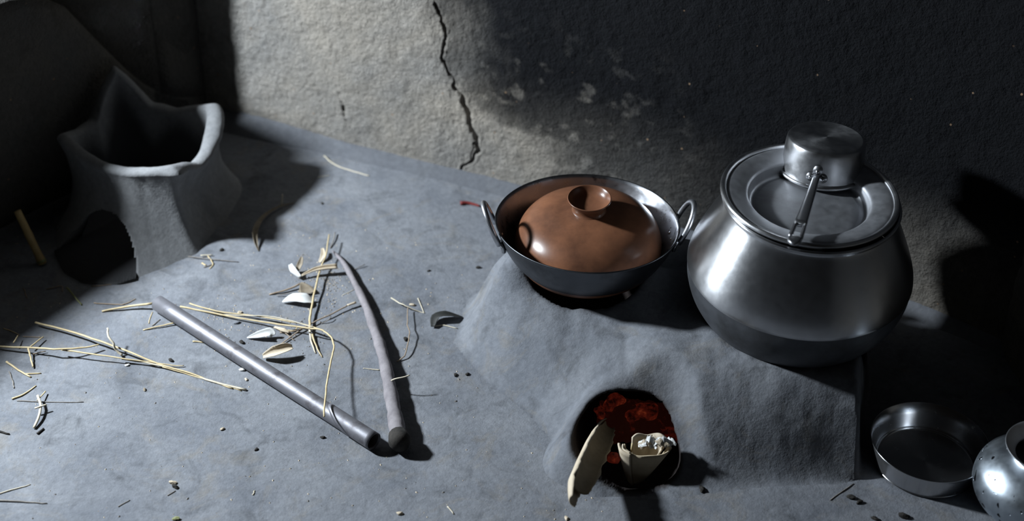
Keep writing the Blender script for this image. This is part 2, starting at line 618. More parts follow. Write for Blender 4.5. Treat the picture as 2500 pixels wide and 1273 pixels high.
def line_dist(x, z, P, W):
    best = np.full(x.shape, 1e9)
    for i in range(len(P) - 1):
        a, b = P[i], P[i + 1]
        ex, ez = b - a
        L2 = ex * ex + ez * ez + 1e-12
        t = np.clip(((x - a[0]) * ex + (z - a[1]) * ez) / L2, 0, 1)
        d = np.hypot(x - a[0] - t * ex, z - a[1] - t * ez) / (W[i] + (W[i + 1] - W[i]) * t)
        best = np.minimum(best, d)
    return best


cx0, cx1 = CR[:, 0].min() - .012, CR[:, 0].max() + .012
xs = np.concatenate([np.arange(-1.0, -.68, .02), np.arange(-.68, cx0, .004), np.arange(cx0, cx1, .0014), np.arange(cx1, .96, .004), [.98, 1.0, 1.02]])
zs = np.concatenate([np.arange(-.02, .62, .003), np.arange(.62, .80, .006), np.arange(.80, 1.9, .06)])
X, Zg, faces = grid(xs, zs)
jx = X + 0.009 * fbm(X * 60, Zg * 60, 40, 4)
jz = Zg + 0.004 * fbm(X * 120, Zg * 120, 47, 2)
cd = np.minimum(line_dist(jx, jz, CR, CRW), np.minimum(line_dist(jx, jz, CB, np.full(len(CB), .0013)), line_dist(jx, jz, CC, np.full(len(CC), .0011)) * 1.25))
relief = 0.008 * fbm(X * 6, Zg * 6, 21, 3) + 0.0026 * fbm(X * 46, Zg * 40, 25, 3) + 0.0020 * fbm(X * 150, Zg * 140, 29, 2)
relief *= smooth(-.01, .06, Zg) * .85 + .15
groove = np.where(cd < 1.0, 0.009 * (1 - cd ** 2), 0.0) - 0.0012 * np.exp(-((cd - 1.6) / 0.6) ** 2)
# plaster on one side of the crack stands slightly proud
Yw = wall_y(X) - relief + groove + 0.02 * smooth(.3, 1.2, Zg)
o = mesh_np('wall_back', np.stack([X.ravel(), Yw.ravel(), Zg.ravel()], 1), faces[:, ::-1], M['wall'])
tag(o, 'rough mud-plastered wall blackened by smoke, cracked beside the soot edge', None, None, 'structure')
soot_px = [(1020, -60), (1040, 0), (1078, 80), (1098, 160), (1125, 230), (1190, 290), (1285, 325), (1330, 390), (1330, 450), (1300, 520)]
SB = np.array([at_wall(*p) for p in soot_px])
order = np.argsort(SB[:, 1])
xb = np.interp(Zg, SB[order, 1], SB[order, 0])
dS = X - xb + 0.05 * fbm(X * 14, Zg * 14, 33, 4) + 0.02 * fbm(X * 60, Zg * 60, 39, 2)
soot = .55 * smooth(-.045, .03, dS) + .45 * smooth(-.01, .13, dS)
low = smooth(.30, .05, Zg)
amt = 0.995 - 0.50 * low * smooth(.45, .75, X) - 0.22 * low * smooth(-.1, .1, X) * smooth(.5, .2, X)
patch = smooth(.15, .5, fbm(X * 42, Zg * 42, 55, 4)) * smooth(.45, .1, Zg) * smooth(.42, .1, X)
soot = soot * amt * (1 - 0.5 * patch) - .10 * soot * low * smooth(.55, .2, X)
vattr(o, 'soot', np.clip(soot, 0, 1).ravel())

# skirting fillet of floor clay along the foot of the wall
xs = np.arange(-1.0, 1.0, .008)
prof = [(-.004, -.006), (0.0, .0015), (.25, .16), (.55, .45), (.8, .78), (1.0, 1.0), (1.6, 1.03)]
V = []
for x in xs:
    sb, hh = float(set_back(x)), float(skirt_h(x))
    jit = 0.003 * float(fbm(np.array([x * 18]), np.array([0.3]), 61, 3)[0])
    y0 = float(foot_y(x))
    for (u, w) in prof:
        V.append((x, y0 - .018 + (sb + .018) * u + jit * min(w, 1), (hh + jit) * w + (0 if w > 0.1 else 0)))
n = len(prof)
Fq = [(i * n + k, (i + 1) * n + k, (i + 1) * n + k + 1, i * n + k + 1) for i in range(len(xs) - 1) for k in range(n - 1)]
o = mk('baseboard_back', V, Fq, M['skirt'])
tag(o, 'low rounded clay skirting along the cracked wall', None, None, 'structure')

# ------------------------------------------------------------------ left wall with the window, right wall
C0 = np.array([-.70, .485]); U = np.array([-.6, -.8]); NN = np.array([-.8, .6])
SILL, LINT, T0, T1, TEND, THK = 0.500, 1.55, 0.10, 1.35, 2.3, 0.20


def sill_z(t):
    """The broken edge of the opening: low by the corner, rising towards the viewer."""
    return float(np.interp(t, [-.02, .08, .16, .24, .31, .40, .62, .85, 1.1, 3], [.06, .10, .18, .30, .41, .462, .472, .495, .52, .52]))


def left_wall():
    mb = MB()

    def block(t0, t1, z0, z1):
        nt_, nz_ = max(2, int((t1 - t0) / .04)), max(2, int((z1 - z0) / .04))
        nt_, nz_ = min(nt_, 60), min(nz_, 40)
        v, f = [], []
        for side in (0, 1):
            for j in range(nz_ + 1):
                for i in range(nt_ + 1):
                    t = t0 + (t1 - t0) * i / nt_; zt = sill_z(t) if abs(z1 - SILL) < 1e-6 else z1
                    zb = sill_z(t) if abs(z0 - SILL) < 1e-6 else z0
                    z = zb + (zt - zb) * j / nz_
                    edge = i in (0, nt_) or j in (0, nz_)
                    bump_ = 0 if edge else 0.008 * float(fbm(np.array([t * 7]), np.array([z * 7]), 71, 3)[0])
                    p = C0 + U * t + NN * ((THK if side else 0) + (-bump_ if not side else bump_))
                    v.append((p[0], p[1], z))
        m = (nt_ + 1) * (nz_ + 1)
        for j in range(nz_):
            for i in range(nt_):
                a = j * (nt_ + 1) + i
                f.append((a, a + nt_ + 1, a + nt_ + 2, a + 1))
                f.append((m + a, m + a + 1, m + a + nt_ + 2, m + a + nt_ + 1))
        per = [i for i in range(nt_ + 1)] + [j * (nt_ + 1) + nt_ for j in range(1, nz_ + 1)] + \
              [nz_ * (nt_ + 1) + i for i in range(nt_ - 1, -1, -1)] + [j * (nt_ + 1) for j in range(nz_ - 1, 0, -1)]
        for k in range(len(per)):
            a, b_ = per[k], per[(k + 1) % len(per)]
            f.append((a, b_, m + b_, m + a))
        mb.add(v, f)
    block(-.02, TEND, -.02, SILL)
    block(-.02, T0, SILL, 1.9)
    block(T1, TEND, SILL, 1.9)
    block(T0, T1, LINT, 1.9)
    q = [tuple(C0 + U * (T0 + .014)), (-1.48, .17), (-1.48, .95), (-.60, .95), (-.66, .54)]  # added pier, keeps window light off what shows through the opening
    v = [(x, y, z) for z in (-.02, 1.9) for (x, y) in q]
    n_ = len(q)
    mb.add(v, [tuple(range(n_)), tuple(range(n_, 2 * n_))[::-1]] + [(k, n_ + k, n_ + (k + 1) % n_, (k + 1) % n_) for k in range(n_)])
    return mb


o = left_wall().build('wall_left', M['wall'])
tag(o, 'shaded mud wall with a window opening, behind the clay hearth', None, None, 'structure')
vattr(o, 'soot', np.full(len(o.data.vertices), 0.62))  # soot value raised evenly to put shade into this unlit wall's colour

# added wall with a gap, blocks window light outside the wanted beam
mb = MB()
for (y0, y1, z0, z1) in ((.13, 1.2, -.02, 1.9), (-2.0, -.75, -.02, 1.9), (-.75, .13, -.02, .30), (-.75, .13, 1.55, 1.9)):
    mb.add(*box(-1.54, (y0 + y1) / 2, (z0 + z1) / 2, .12, y1 - y0, z1 - z0))
o = mb.build('wall_light_block', M['wall'], None, True)
tag(o, 'added dark wall beyond the broken opening, blocking stray window light', None, None, 'structure')
vattr(o, 'soot', np.full(len(o.data.vertices), 0.6))  # even dark tone so the added wall stays black behind the opening

# right wall: from the corner towards the viewer
xs_t = np.arange(0, 1.6, .012); zs = np.concatenate([np.arange(-.02, .6, .012), np.arange(.6, 1.9, .08)])
T, Zg, faces = grid(xs_t, zs)
cx, cy = 0.905, -.235
dirv = np.array([.14, -.99])
rel = 0.010 * fbm(T * 6, Zg * 6, 81, 3) + 0.003 * fbm(T * 40, Zg * 40, 85, 3)
Xr = cx + dirv[0] * T - rel + .03 * np.exp(-(T / .05) ** 2) * 0
Yr = cy + dirv[1] * T
o = mesh_np('wall_right', np.stack([Xr.ravel(), Yr.ravel(), Zg.ravel()], 1), faces[:, ::-1], M['wall'])
tag(o, 'mud wall, darker higher up, behind the steel plate', None, None, 'structure')
vattr(o, 'soot', np.clip(.55 + .4 * smooth(.27, .33, Zg + .02 * fbm(T * 20, Zg * 3, 88, 2)), 0, 1).ravel())  # dark tone mixed in, stepping darker above

# ------------------------------------------------------------------ the mud stove with two pot holes and a fire mouth
STOVE = empty('mud_stove', (0.2, -0.3, 0.0))
tag(STOVE, 'low grey mud stove built on the floor, two pot holes and a glowing fire mouth', 'stove')
xs = np.arange(-.19, .77, .0048); ys = np.arange(-.735, .12, .0048)
X, Y, faces = grid(xs, ys)
sd = poly_sd(X, Y, FOOT)
w = np.interp(X.ravel(), [-.1, 0, .06, .2, .33, .45, .55, .65], [.10, .11, .14, .25, .20, .145, .120, .115]).reshape(X.shape)
FRONT = np.array([tuple(p) for p in FOOT[:11]] + [(.90, -.600), (.90, -.15)] + [tuple(p) for p in FOOT[16:]])
sdf = poly_sd(X, Y, FRONT)
w = np.where(Y > -.15, np.minimum(w, .09), w)
prof = smooth(-.03, 1.0, np.minimum(sdf / w, sd / .036))
prof = prof * .55 + .45 * np.sin(np.clip(prof, 0, 1) * PI / 2)
prof = np.where(sd < -.03 * w, 0, prof)
Z = floor_relief(X, Y) - .0035 * smooth(.0, -.05, sd) + STOVE_H * prof
Z += (0.006 * fbm(X * 9, Y * 9, 91, 3) + 0.0022 * fbm(X * 40, Y * 40, 95, 3)) * smooth(.0, .06, sd)
# pot rests on the rim: three knobs round the wok hole
KR = 0.136
for ang, hgt, sg in ((196, .045, .030), (80, .03, .028), (-22, .028, .028)):
    kx, ky = KAD + KR * np.array([math.cos(math.radians(ang)), math.sin(math.radians(ang))])
    Z += hgt * np.exp(-((X - kx) ** 2 + (Y - ky) ** 2) / (2 * sg * sg)) * smooth(0, .03, sd)
# raised lip of the hole under the big pot, and a shallow saddle between the holes
dk = np.hypot(X - KAD[0], Y - KAD[1]); dp = np.hypot(X - POT[0], Y - POT[1])
Z += .006 * np.exp(-((dp - .165) / .02) ** 2) * smooth(0, .04, sd)
sootv = np.zeros(X.shape)
for d, r in ((dk, .112), (dp, .140)):
    wob = .006 * fbm(X * 18, Y * 18, 99, 2)
    k = smooth(r + .008, r - .016, d + wob)
    Z = Z * (1 - k) + .012 * k
    sootv = np.maximum(sootv, smooth(r + .022, r - .004, d + 2 * wob))
# fire mouth: the sheet is drawn back into the slope as a tunnel
lx = (X - MC[0]) / MA[0]; ly = (Y - MC[1]) / MA[1]
ang = np.arctan2(ly, lx)
rho = np.hypot(lx, ly) * (1 + .05 * np.sin(3 * ang + 1) + .03 * np.sin(5 * ang))
plane = .041 + .51 * (Y - MC[1]) - .14 * (X - MC[0])
kpl = smooth(1.6, 1.02, rho)
Z = Z * (1 - kpl) + np.maximum(plane + .003 * fbm(X * 30, Y * 30, 107, 3), floor_relief(X, Y)) * kpl
Z += .0025 * np.exp(-((rho - 1.08) / .08) ** 2) * (ly > -.6)
inside = rho < 1
rim_x = MC[0] + lx / np.maximum(rho, 1e-6) * MA[0]
rim_y = MC[1] + ly / np.maximum(rho, 1e-6) * MA[1]
from_idx = lambda a, lo, st, n_: np.clip(np.round((a - lo) / st).astype(int), 0, n_ - 1)
rim_z = Z[from_idx(rim_y, ys[0], .0048, len(ys)), from_idx(rim_x, xs[0], .0048, len(xs))]
g = np.clip((1 - rho) / .55, 0, 1)
depth = .17
grow = 1 - .10 * g
shrink = np.where(rho < .45, rho / .45, 1.0)
zc = .045
Xi = MC[0] + (rim_x - MC[0]) * grow * shrink + .025 * g
Yi = rim_y * (1 - g) + (MC[1] + (rim_y - MC[1]) * .15) * g + depth * g
Zi = np.maximum(zc + (rim_z - zc) * shrink * (1 - .1 * g), .003 - .012 * g) - .035 * smooth(0, .25, g) * (rim_z < .05) * smooth(.055, .02, rim_z)
lift = np.where(rim_z < .03, -.012 * g, 0.0)
X2 = np.where(inside, Xi, X); Y2 = np.where(inside, Yi, Y); Z2 = np.where(inside, Zi + lift, Z)
sootv = np.maximum(sootv, smooth(1.10, .99, rho + .05 * fbm(X * 30, Y * 30, 103, 2)))
sootv = np.maximum(sootv, .35 * smooth(1.5, 1.0, rho) * (ly > 0))
keep = (sd.ravel()[faces].max(1) > -.055)
f2 = faces[keep]
used = np.unique(f2); remap = -np.ones(X.size, int); remap[used] = np.arange(len(used))
V = np.stack([X2.ravel() - .2, Y2.ravel() + .3, Z2.ravel()], 1)[used]
o = mesh_np('stove_body', V, remap[f2], M['stove'], STOVE)
vattr(o, 'soot', np.clip(sootv, 0, 1).ravel()[used])


def lump(name, c, r, mat, parent=None, seed=0, sq=(1, 1, .7), sub=2):
    bm = bmesh.new()
    bmesh.ops.create_icosphere(bm, subdivisions=sub, radius=1.0)
    rr = random.Random(seed)
    ph = [rr.uniform(0, 6.28) for _ in range(6)]
    for v in bm.verts:
        p = v.co
        k = 1 + .18 * math.sin(3 * p.x + ph[0]) * math.cos(2.5 * p.y + ph[1]) + .14 * math.sin(4 * p.z + ph[2] + 2 * p.x) + rr.uniform(-.06, .06)
        v.co = Vector((p.x * k * r * sq[0], p.y * k * r * sq[1], p.z * k * r * sq[2]))
    me = bpy.data.meshes.new(name)
    bm.to_mesh(me); bm.free()
    o_ = link(name, me, mat, parent)
    o_.location = c
    o_.rotation_euler = (0, 0, rr.uniform(0, 6.28))
    return o_


# bed of ash and red cinders
bxs = np.arange(.125, .30, .004); bys = np.arange(-.50, -.385, .004)
X, Y, faces = grid(bxs, bys)
rb = np.hypot((X - .21) / .075, (Y + .44) / .052)
Zb = -.014 + .030 * smooth(1.1, .1, rb) + .012 * fbm(X * 60, Y * 60, 131, 3) + .006 * fbm(X * 170, Y * 170, 137, 2)
o = mesh_np('cinder_bed', np.stack([X.ravel(), Y.ravel(), Zb.ravel()], 1), faces, M['cinder'])
tag(o, 'dull red bed of ash and cinders inside the fire mouth', 'cinders', None, 'stuff')

# coals on the hearth bed (deep in the fire mouth, seen through it)
coal_spots = [((1498, 984), .017, 1, 'upper left glowing coal deep in the fire mouth'),
              ((1578, 1006), .019, 2, 'widest glowing coal deep in the fire mouth'),
              ((1545, 1012), .013, 3, 'small red coal between the two larger glowing coals'),
              ((1497, 1115), .012, 4, 'bright red coal in the gap between the two husks'),
              ((1465, 1006), .010, 5, 'tiny dull coal against the left wall of the fire mouth')]
for (p, r, s, lab) in coal_spots:
    q = at(p[0], p[1], .012)
    tag(lump('coal', (q[0], q[1], .006 + r * .35), r, M['ember'], None, s, (1.2, .9, .75), 3), lab, 'coal', 'glowing coals in the fire mouth')
for (x, y, r, s, lab) in ((.118, -.255, .016, 6, 'glowing coal under the wok'), (.50, -.40, .018, 7, 'glowing coal under the big pot')):
    tag(lump('coal', (x, y, .012 + r * .5), r, M['ember'], None, s), lab, 'coal')

# ------------------------------------------------------------------ wok (kadai) with two ring handles
WOK = empty('wok', (KAD[0], KAD[1], .235), (math.radians(-2.2), math.radians(.4), 0))
tag(WOK, 'dark steel wok with two ring handles, resting on the mud stove', 'wok')
RO = .1645
outer = refine([(0, -.108), (.055, -.106), (.098, -.094), (.130, -.068), (.151, -.034), (.1635, -.002)], 5)
inner = [(r - .0028, z + .0022) for (r, z) in outer[::-1]]
inner[-1] = (0, inner[-1][1])
rim_p = [(.1648, .0005), (.1640, .0018), (.1622, .0015)]
mk('bowl_outside', *lathe(list(outer) + rim_p, 128), M['kadai_out'], WOK)
mk('bowl', *lathe(rim_p[1:] + inner[1:], 128), M['kadai'], WOK)


def ring_handle(azi):
    c, s = math.cos(azi), math.sin(azi)
    pts = []
    for k in range(25):
        t = PI * k / 24
        tan = .036 * math.cos(t) * (1 + .12 * math.sin(t))
        out = .1575 + .003 + .026 * math.sin(t) ** .8
        up = -.020 + .060 * math.sin(t) ** .85
        pts.append((out * c - tan * s, out * s + tan * c, up))
    h = mk('handle', *tube(pts, .0050, 14, up=(c, s, .3)), M['ring_steel'], WOK)
    for sg in (-1, 1):
        tan = sg * .034
        l = mk('lug', *tube([(.152 * c - tan * s, .152 * s + tan * c, -.034), (.158 * c - tan * s, .158 * s + tan * c, -.014)], [.009, .007], 12, flat=.5, up=(c, s, 0)), M['steel'], h)
    for tan in (-.011, .011):
        rv = mk('rivet', *lathe([(0, .0026), (.0022, .0022), (.0042, .0008), (.0046, -.0008)], 12), M['steel'], h)
        rr_ = .151
        rv.location = (rr_ * c - tan * s, rr_ * s + tan * c, -.028)
        rv.rotation_euler = (Vector((-c, -s, .45))).to_track_quat('Z', 'Y').to_euler()


ring_handle(math.radians(187))
ring_handle(math.radians(2))

# terracotta lid sitting inside the wok
TL = empty('terracotta_lid', (KAD[0] + .002, KAD[1] - .001, .235), (math.radians(4.0), math.radians(-1.5), 0))
tag(TL, 'orange-brown terracotta lid with a cup-shaped knob, set inside the dark wok', 'lid')
dome = refine([(.125, -.072), (.1310, -.056), (.1295, -.034), (.119, -.010), (.097, .009), (.068, .0205), (.044, .0255), (.0305, .0285)], 5)
mk('dome', *lathe([(.118, -.070)] + list(dome), 128, .006, 1), M['terracotta'], TL)
knob = refine([(.0310, .0275), (.0280, .0325), (.0295, .0400), (.0350, .0485), (.0385, .0535)], 5)
cup = refine([(.0372, .0550), (.0352, .0530), (.0290, .0450), (.0190, .0400), (0, .0375)], 4)
mk('knob', *lathe(list(knob) + list(cup), 96, .008, 2), M['terracotta'], TL)

# ------------------------------------------------------------------ big pot
PT = empty('cooking_pot', (POT[0], POT[1], .100), (math.radians(1.8), math.radians(.5), 0))
tag(PT, 'big round-bellied aluminium cooking pot with a sooty base, on the mud stove', 'pot')
low = refine([(0, 0), (.06, .0), (.11, .013), (.150, .040), (.176, .077), (.188, .112), (.1905, .136)], 5)
mk('lower_bowl', *lathe(low, 160), M['soot_metal'], PT)
sh = refine([(.1908, .1365), (.1915, .145), (.187, .166), (.174, .199), (.157, .236), (.1445, .262), (.1415, .270)], 5)
mk('shoulder', *lathe(sh, 160), M['alu'], PT)
rimp = refine([(.1415, .268), (.1430, .274), (.1470, .2775), (.1485, .2800), (.1470, .2822), (.1430, .2815), (.1390, .2700), (.139, .262)], 4)
mk('rim', *lathe(rimp, 160), M['alu'], PT)

LZ = .2835
LD = empty('pot_lid', (POT[0] + .000, POT[1] + .000, .100 + LZ), (math.radians(1.8), math.radians(.5), 0))
tag(LD, 'dished aluminium lid with a sunken centre, covering the big pot', 'lid')
edge = refine([(.1445, -.001), (.1475, .0005), (.1482, .0040), (.1460, .0068), (.1420, .0070), (.1392, .0050)], 4)
flan = refine([(.1388, .0046), (.1372, .0028), (.132, .0035), (.118, .0010), (.1050, -.0030), (.1015, -.0060)], 4)
dish = refine([(.1012, -.0063), (.0990, -.0150), (.0965, -.0215), (.0925, -.0238), (.0885, -.0230), (.086, -.0222)], 4)
mk('flange', *lathe(list(flan) + list(dish), 160), M['alu_dull'], LD)
mk('rolled_edge', *lathe([(.139, -.001)] + list(edge) + [(.1388, .0046)], 160), M['alu_pan'], LD)
mk('centre_disc', *lathe([(.0862, -.0224), (.084, -.0218), (.05, -.0212), (.02, -.0210), (0, -.0210)], 128), M['alu_dull'], LD)
mk('underside', *lathe([(.1380, -.001), (.105, -.006), (.100, -.016), (.097, -.025), (.088, -.0262), (0, -.0262)], 128), M['alu_dull'], LD)

# upside-down saucepan on the lid
pb = at(2006, 414, .366)
PAN = empty('saucepan', (pb[0], pb[1], .3625), (math.radians(-5.0), math.radians(1.0), 0))
tag(PAN, 'small aluminium saucepan turned upside down on the lid of the big pot', 'saucepan')
wallp = refine([(0, .0660), (.030, .0662), (.055, .0660), (.0625, .0648), (.0662, .0612), (.0678, .050), (.0690, .030), (.0700, .012), (.0705, .007)], 5)
inn = refine([(.0690, .004), (.0682, .014), (.0662, .050), (.0640, .0600), (.055, .0635), (0, .0638)], 3)
mk('pan_body', *lathe(list(wallp), 128), M['alu_pan'], PAN)
mk('pan_inside', *lathe(list(inn), 96), M['alu_dull'], PAN)
lip = [(.0727 + .0040 * math.cos(a), .0040 + .0036 * math.sin(a)) for a in np.linspace(PI * .9, -PI * .9, 14)]
mk('rolled_lip', *lathe(lip + [lip[0]], 128), M['alu_pan'], PAN)

# handle: local frame, azimuth towards the viewer
he = at(1934, 606, .398)
HA = math.atan2(he[1] - pb[1], he[0] - pb[0])
hd = np.array([math.cos(HA), math.sin(HA), 0]); hs = np.array([-math.sin(HA), math.cos(HA), 0]); hz = np.array([0, 0, 1.0])


def hp(out, side, up):
    return hd * out + hs * side + hz * up


HL = math.hypot(he[0] - pb[0], he[1] - pb[1]) - .0735
print('handle', HL, math.degrees(HA))
pitch = -.035


def bar_section(u):
    wdt = np.interp(u, [0, .15, .55, .85, 1.0], [.0058, .0068, .0098, .0118, .0102])
    thk = np.interp(u, [0, .3, 1], [.0042, .0036, .0042])
    out = .0735 + HL * u
    up = .026 + pitch * 0 - .012 * u - .004 * math.sin(u * PI)
    return out, up, wdt, thk


mb = MB()


def bar(u0, u1, s0, s1, n=10, taper=False):
    """Rounded bar between sides s0..s1 (fractions of the half width)."""
    ring = 14
    v, f = [], []
    for i in range(n + 1):
        u = u0 + (u1 - u0) * i / n
        out, up, wd, th = bar_section(min(u, 1.0))
        if taper and i >= n - 3:
            wd *= [.95, .82, .55, .2][i - (n - 3)]
            th *= [1, .95, .8, .4][i - (n - 3)]
        cs = (s0 + s1) / 2 * wd; hw = (s1 - s0) / 2 * wd
        for k in range(ring):
            a = 2 * PI * k / ring
            ca, sa = math.cos(a), math.sin(a)
            v.append(hp(out, cs + hw * np.sign(ca) * abs(ca) ** .6, up + th * np.sign(sa) * abs(sa) ** .6))
    for i in range(n):
        for k in range(ring):
            l = (k + 1) % ring
            f.append((i * ring + k, i * ring + l, (i + 1) * ring + l, (i + 1) * ring + k))
    f.append(tuple(range(ring))[::-1]); f.append(tuple(n * ring + k for k in range(ring)))
    mb.add(v, f)


bar(0, .70, -1, 1, 14)
bar(.69, .90, -1, -.42, 6)
bar(.69, .90, .42, 1, 6)
bar(.89, 1.0, -1, 1, 8, True)
mb.build('handle', M['handle_metal'], PAN)
mb = MB()
for (sx, uz, r) in ((0, .0335, .0085), (-.0105, .0215, .0080), (.0105, .0215, .0080)):
    ring = 18
    c0 = hp(.0690 + .001, sx, uz)
    v = [c0 + hs * r * math.cos(2 * PI * k / ring) + hz * r * math.sin(2 * PI * k / ring) * (1.25 if (sx == 0 and math.sin(2 * PI * k / ring) > 0) else 1) for k in range(ring)]
    v2 = [p + hd * .0030 - (p - c0) * .12 for p in v]
    f = [(k, (k + 1) % ring, ring + (k + 1) % ring, ring + k) for k in range(ring)] + [tuple(ring + k for k in range(ring))]
    mb.add(v + v2, f)
br = mb.build('bracket', M['handle_metal'], PAN)
for (sx, uz) in ((0, .0335), (-.0105, .0215), (.0105, .0215)):
    rv = mk('rivet', *lathe([(.0034, 0), (.0030, .0016), (.0016, .0026), (0, .0029)], 12), M['steel'], br)
    rv.location = hp(.0690 + .0040, sx, uz)
    rv.rotation_euler = Vector(hd).to_track_quat('Z', 'Y').to_euler()

# ------------------------------------------------------------------ steel plate and small round pot
pc = at(2271, 1078.5, .050)
PL = empty('steel_plate', (pc[0], pc[1], .001))
tag(PL, 'deep-sided stainless steel plate standing on the floor in front of the big pot', 'plate')
po = [(0, .0015), (.078, .0015), (.0835, .003), (.0870, .008), (.0925, .028), (.0975, .0475)]
pr = [(.0985, .0492), (.0983, .0502), (.0972, .0500)]
pi_ = [(.0915, .028), (.0862, .0095), (.0825, .0048), (.077, .0038), (.0, .0038)]
mk('dish', *lathe(refine(po, 3)[:] + pr + refine(pi_, 3), 128), M['plate_steel'], PL)

lc = at(2556, 1098, .128)
LT = empty('round_pot', (lc[0], lc[1], .001))
tag(LT, 'small pitted aluminium round pot with a flared mouth, beside the steel plate', 'pot')
lb = refine([(0, .001), (.05, .001), (.082, .012), (.098, .036), (.1005, .056), (.094, .078), (.074, .098), (.054, .108), (.0485, .113)], 5)
mk('body', *lathe(lb, 128), M['dent_alu'], LT)
ln = refine([(.0485, .112), (.0500, .1165), (.0570, .124), (.0640, .1295), (.0648, .1308), (.0636, .1312), (.056, .1262), (.0480, .1175), (.0465, .110), (.06, .098), (.07, .08)], 4)
mk('flared_mouth', *lathe(ln, 128), M['alu_dull'], LT)
mk('inside', *lathe([(.0465, .1125), (.072, .096), (.09, .07), (.095, .05), (.08, .016), (0, .006)], 64), M['soot_metal'], LT)

# ------------------------------------------------------------------ portable clay hearth by the left wall
HC = np.array([-.755, .150])
HR = empty('clay_hearth', (HC[0], HC[1], 0.0))
tag(HR, 'grey clay hearth with a horned rim and arched opening, near the left wall', 'hearth')


def hearth():
    NA, NO, NI = 300, 64, 56
    azs = np.linspace(-PI, PI, NA, endpoint=False)
    # rim height, outer radius of the rim, by azimuth (degrees)
    hd_ = [-180, -166, -150, -131, -110, -95, -72, -49, -36, -20, 5, 28, 38, 50, 68, 88, 104, 115, 128, 150, 168, 180]
    hz_ = [.165, .180, .172, .158, .150, .149, .154, .164, .152, .130, .142, .168, .176, .160, .146, .155, .215, .250, .215, .160, .156, .165]
    rr_ = [.142, .150, .135, .118, .112, .112, .128, .160, .152, .146, .160, .184, .190, .176, .156, .150, .150, .148, .138, .126, .134, .142]
    az = np.degrees(azs)
    top = np.interp(az, hd_, hz_); rad = np.interp(az, hd_, rr_)
    k = np.array([1, 2, 3, 2, 1]) / 9.0
    top = sum(np.roll(top, s) * k[s + 2] for s in range(-2, 3))
    rad = sum(np.roll(rad, s) * k[s + 2] for s in range(-2, 3))
    V = []; soot_ = []
    front = np.exp(-((az + 100) / 40.0) ** 2)
    for i in range(NO + 1):            # outer face, bottom to top
        t = i / NO
        for a in range(NA):
            th = azs[a]
            flare = .024 * (1 - t) ** 3 * (1 - float(smooth(85, 110, az[a])) + float(smooth(-150, -170, az[a]) if az[a] < 0 else 0) * -1) + .135 * front[a] * (1 - t) ** 1.35 - .010 * math.sin(t * PI)
            corner = 0.010 * math.exp(-((az[a] + 49) / 8.0) ** 2) * (.3 + .7 * t)
            r = rad[a] + flare + corner - .010 * (1 - (2 * t - 1) ** 2)
            V.append((r * math.cos(th), r * math.sin(th), -.004 + (top[a] + .004) * t))
            soot_.append(0.0)
    for i in range(1, 7):              # rounded lip
        g = PI * i / 7
        for a in range(NA):
            th = azs[a]
            lipw = .026 + .012 * math.exp(-((az[a] - 20) / 25.0) ** 2)
            r = rad[a] - lipw / 2 + lipw / 2 * math.cos(g)
            V.append((r * math.cos(th), r * math.sin(th), top[a] + .010 * math.sin(g)))
            soot_.append(.12 * max(0, i - 4))
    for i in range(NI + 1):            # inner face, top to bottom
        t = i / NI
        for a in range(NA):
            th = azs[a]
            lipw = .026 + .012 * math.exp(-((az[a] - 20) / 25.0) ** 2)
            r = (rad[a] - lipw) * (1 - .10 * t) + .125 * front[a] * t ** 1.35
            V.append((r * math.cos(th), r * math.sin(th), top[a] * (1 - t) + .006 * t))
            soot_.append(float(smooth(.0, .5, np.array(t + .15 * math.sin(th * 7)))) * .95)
    V = np.array(V)
    V[:, :2] += 0.003 * fbm(V[:, 0] * 30 + V[:, 2] * 20, V[:, 1] * 30, 111, 3)[:, None]
    rows = len(V) // NA
    # arched opening: azimuth window and height
    mc, mw, mh = -105.0, 24.0, .080

    def is_open(i, a):
        aa = az[a % NA] + 1.0
        d = (aa - mc) / mw
        if abs(d) >= 1: return False
        hh = mh * math.sqrt(max(0, 1 - abs(d) ** 2.4))
        if i < NO:
            z = V[i * NA + a][2]; z2 = V[(i + 1) * NA + a][2]
            return (z + z2) / 2 < hh
        if i >= NO + 6:
            z = V[i * NA + a][2]; z2 = V[(i + 1) * NA + a][2]
            return (z + z2) / 2 < hh
        return False
    F = []
    hole = set()
    for i in range(rows - 1):
        for a in range(NA):
            b = (a + 1) % NA
            if is_open(i, a):
                hole.add((i, a)); continue
            F.append((i * NA + a, i * NA + b, (i + 1) * NA + b, (i + 1) * NA + a))
    # jambs of the opening: join outer and inner edge heights column by column
    def top_row(a, lo, hi, step):
        r_ = None
        for i in range(lo, hi, step):
            if (i, a % NA) in hole: r_ = i
        return r_
    cols = [a for a in range(NA) if (0, a) in hole]
    tops = {}
    for a in cols:
        to = max(i for i in range(NO) if (i, a) in hole) + 1
        inn_ = [i for i in range(NO + 6, rows - 1) if (i, a) in hole]
        ti = min(inn_) if inn_ else rows - 1
        tops[a] = (to, ti)
    for a in cols:
        b = (a + 1) % NA
        to, ti = tops[a]
        F.append((to * NA + a, to * NA + b, ti * NA + b, ti * NA + a))
        for (nb, edge) in (((a - 1) % NA, a), (b, b)):
            t2 = tops.get(nb)
            lo_o = t2[0] if t2 else 0
            lo_i = t2[1] if t2 else rows - 1
            if to > lo_o:
                prev_o, prev_i = lo_o, lo_i
                n_ = max(to - lo_o, 1)
                for s in range(1, n_ + 1):
                    co = lo_o + s
                    ci = int(round(lo_i + (ti - lo_i) * s / n_))
                    q = [prev_o * NA + edge, co * NA + edge, ci * NA + edge, prev_i * NA + edge]
                    q2 = []
                    for x_ in q:
                        if x_ not in q2: q2.append(x_)
                    if len(q2) >= 3: F.append(tuple(q2))
                    prev_o, prev_i = co, ci
    # floor of the hearth
    last = (rows - 1) * NA
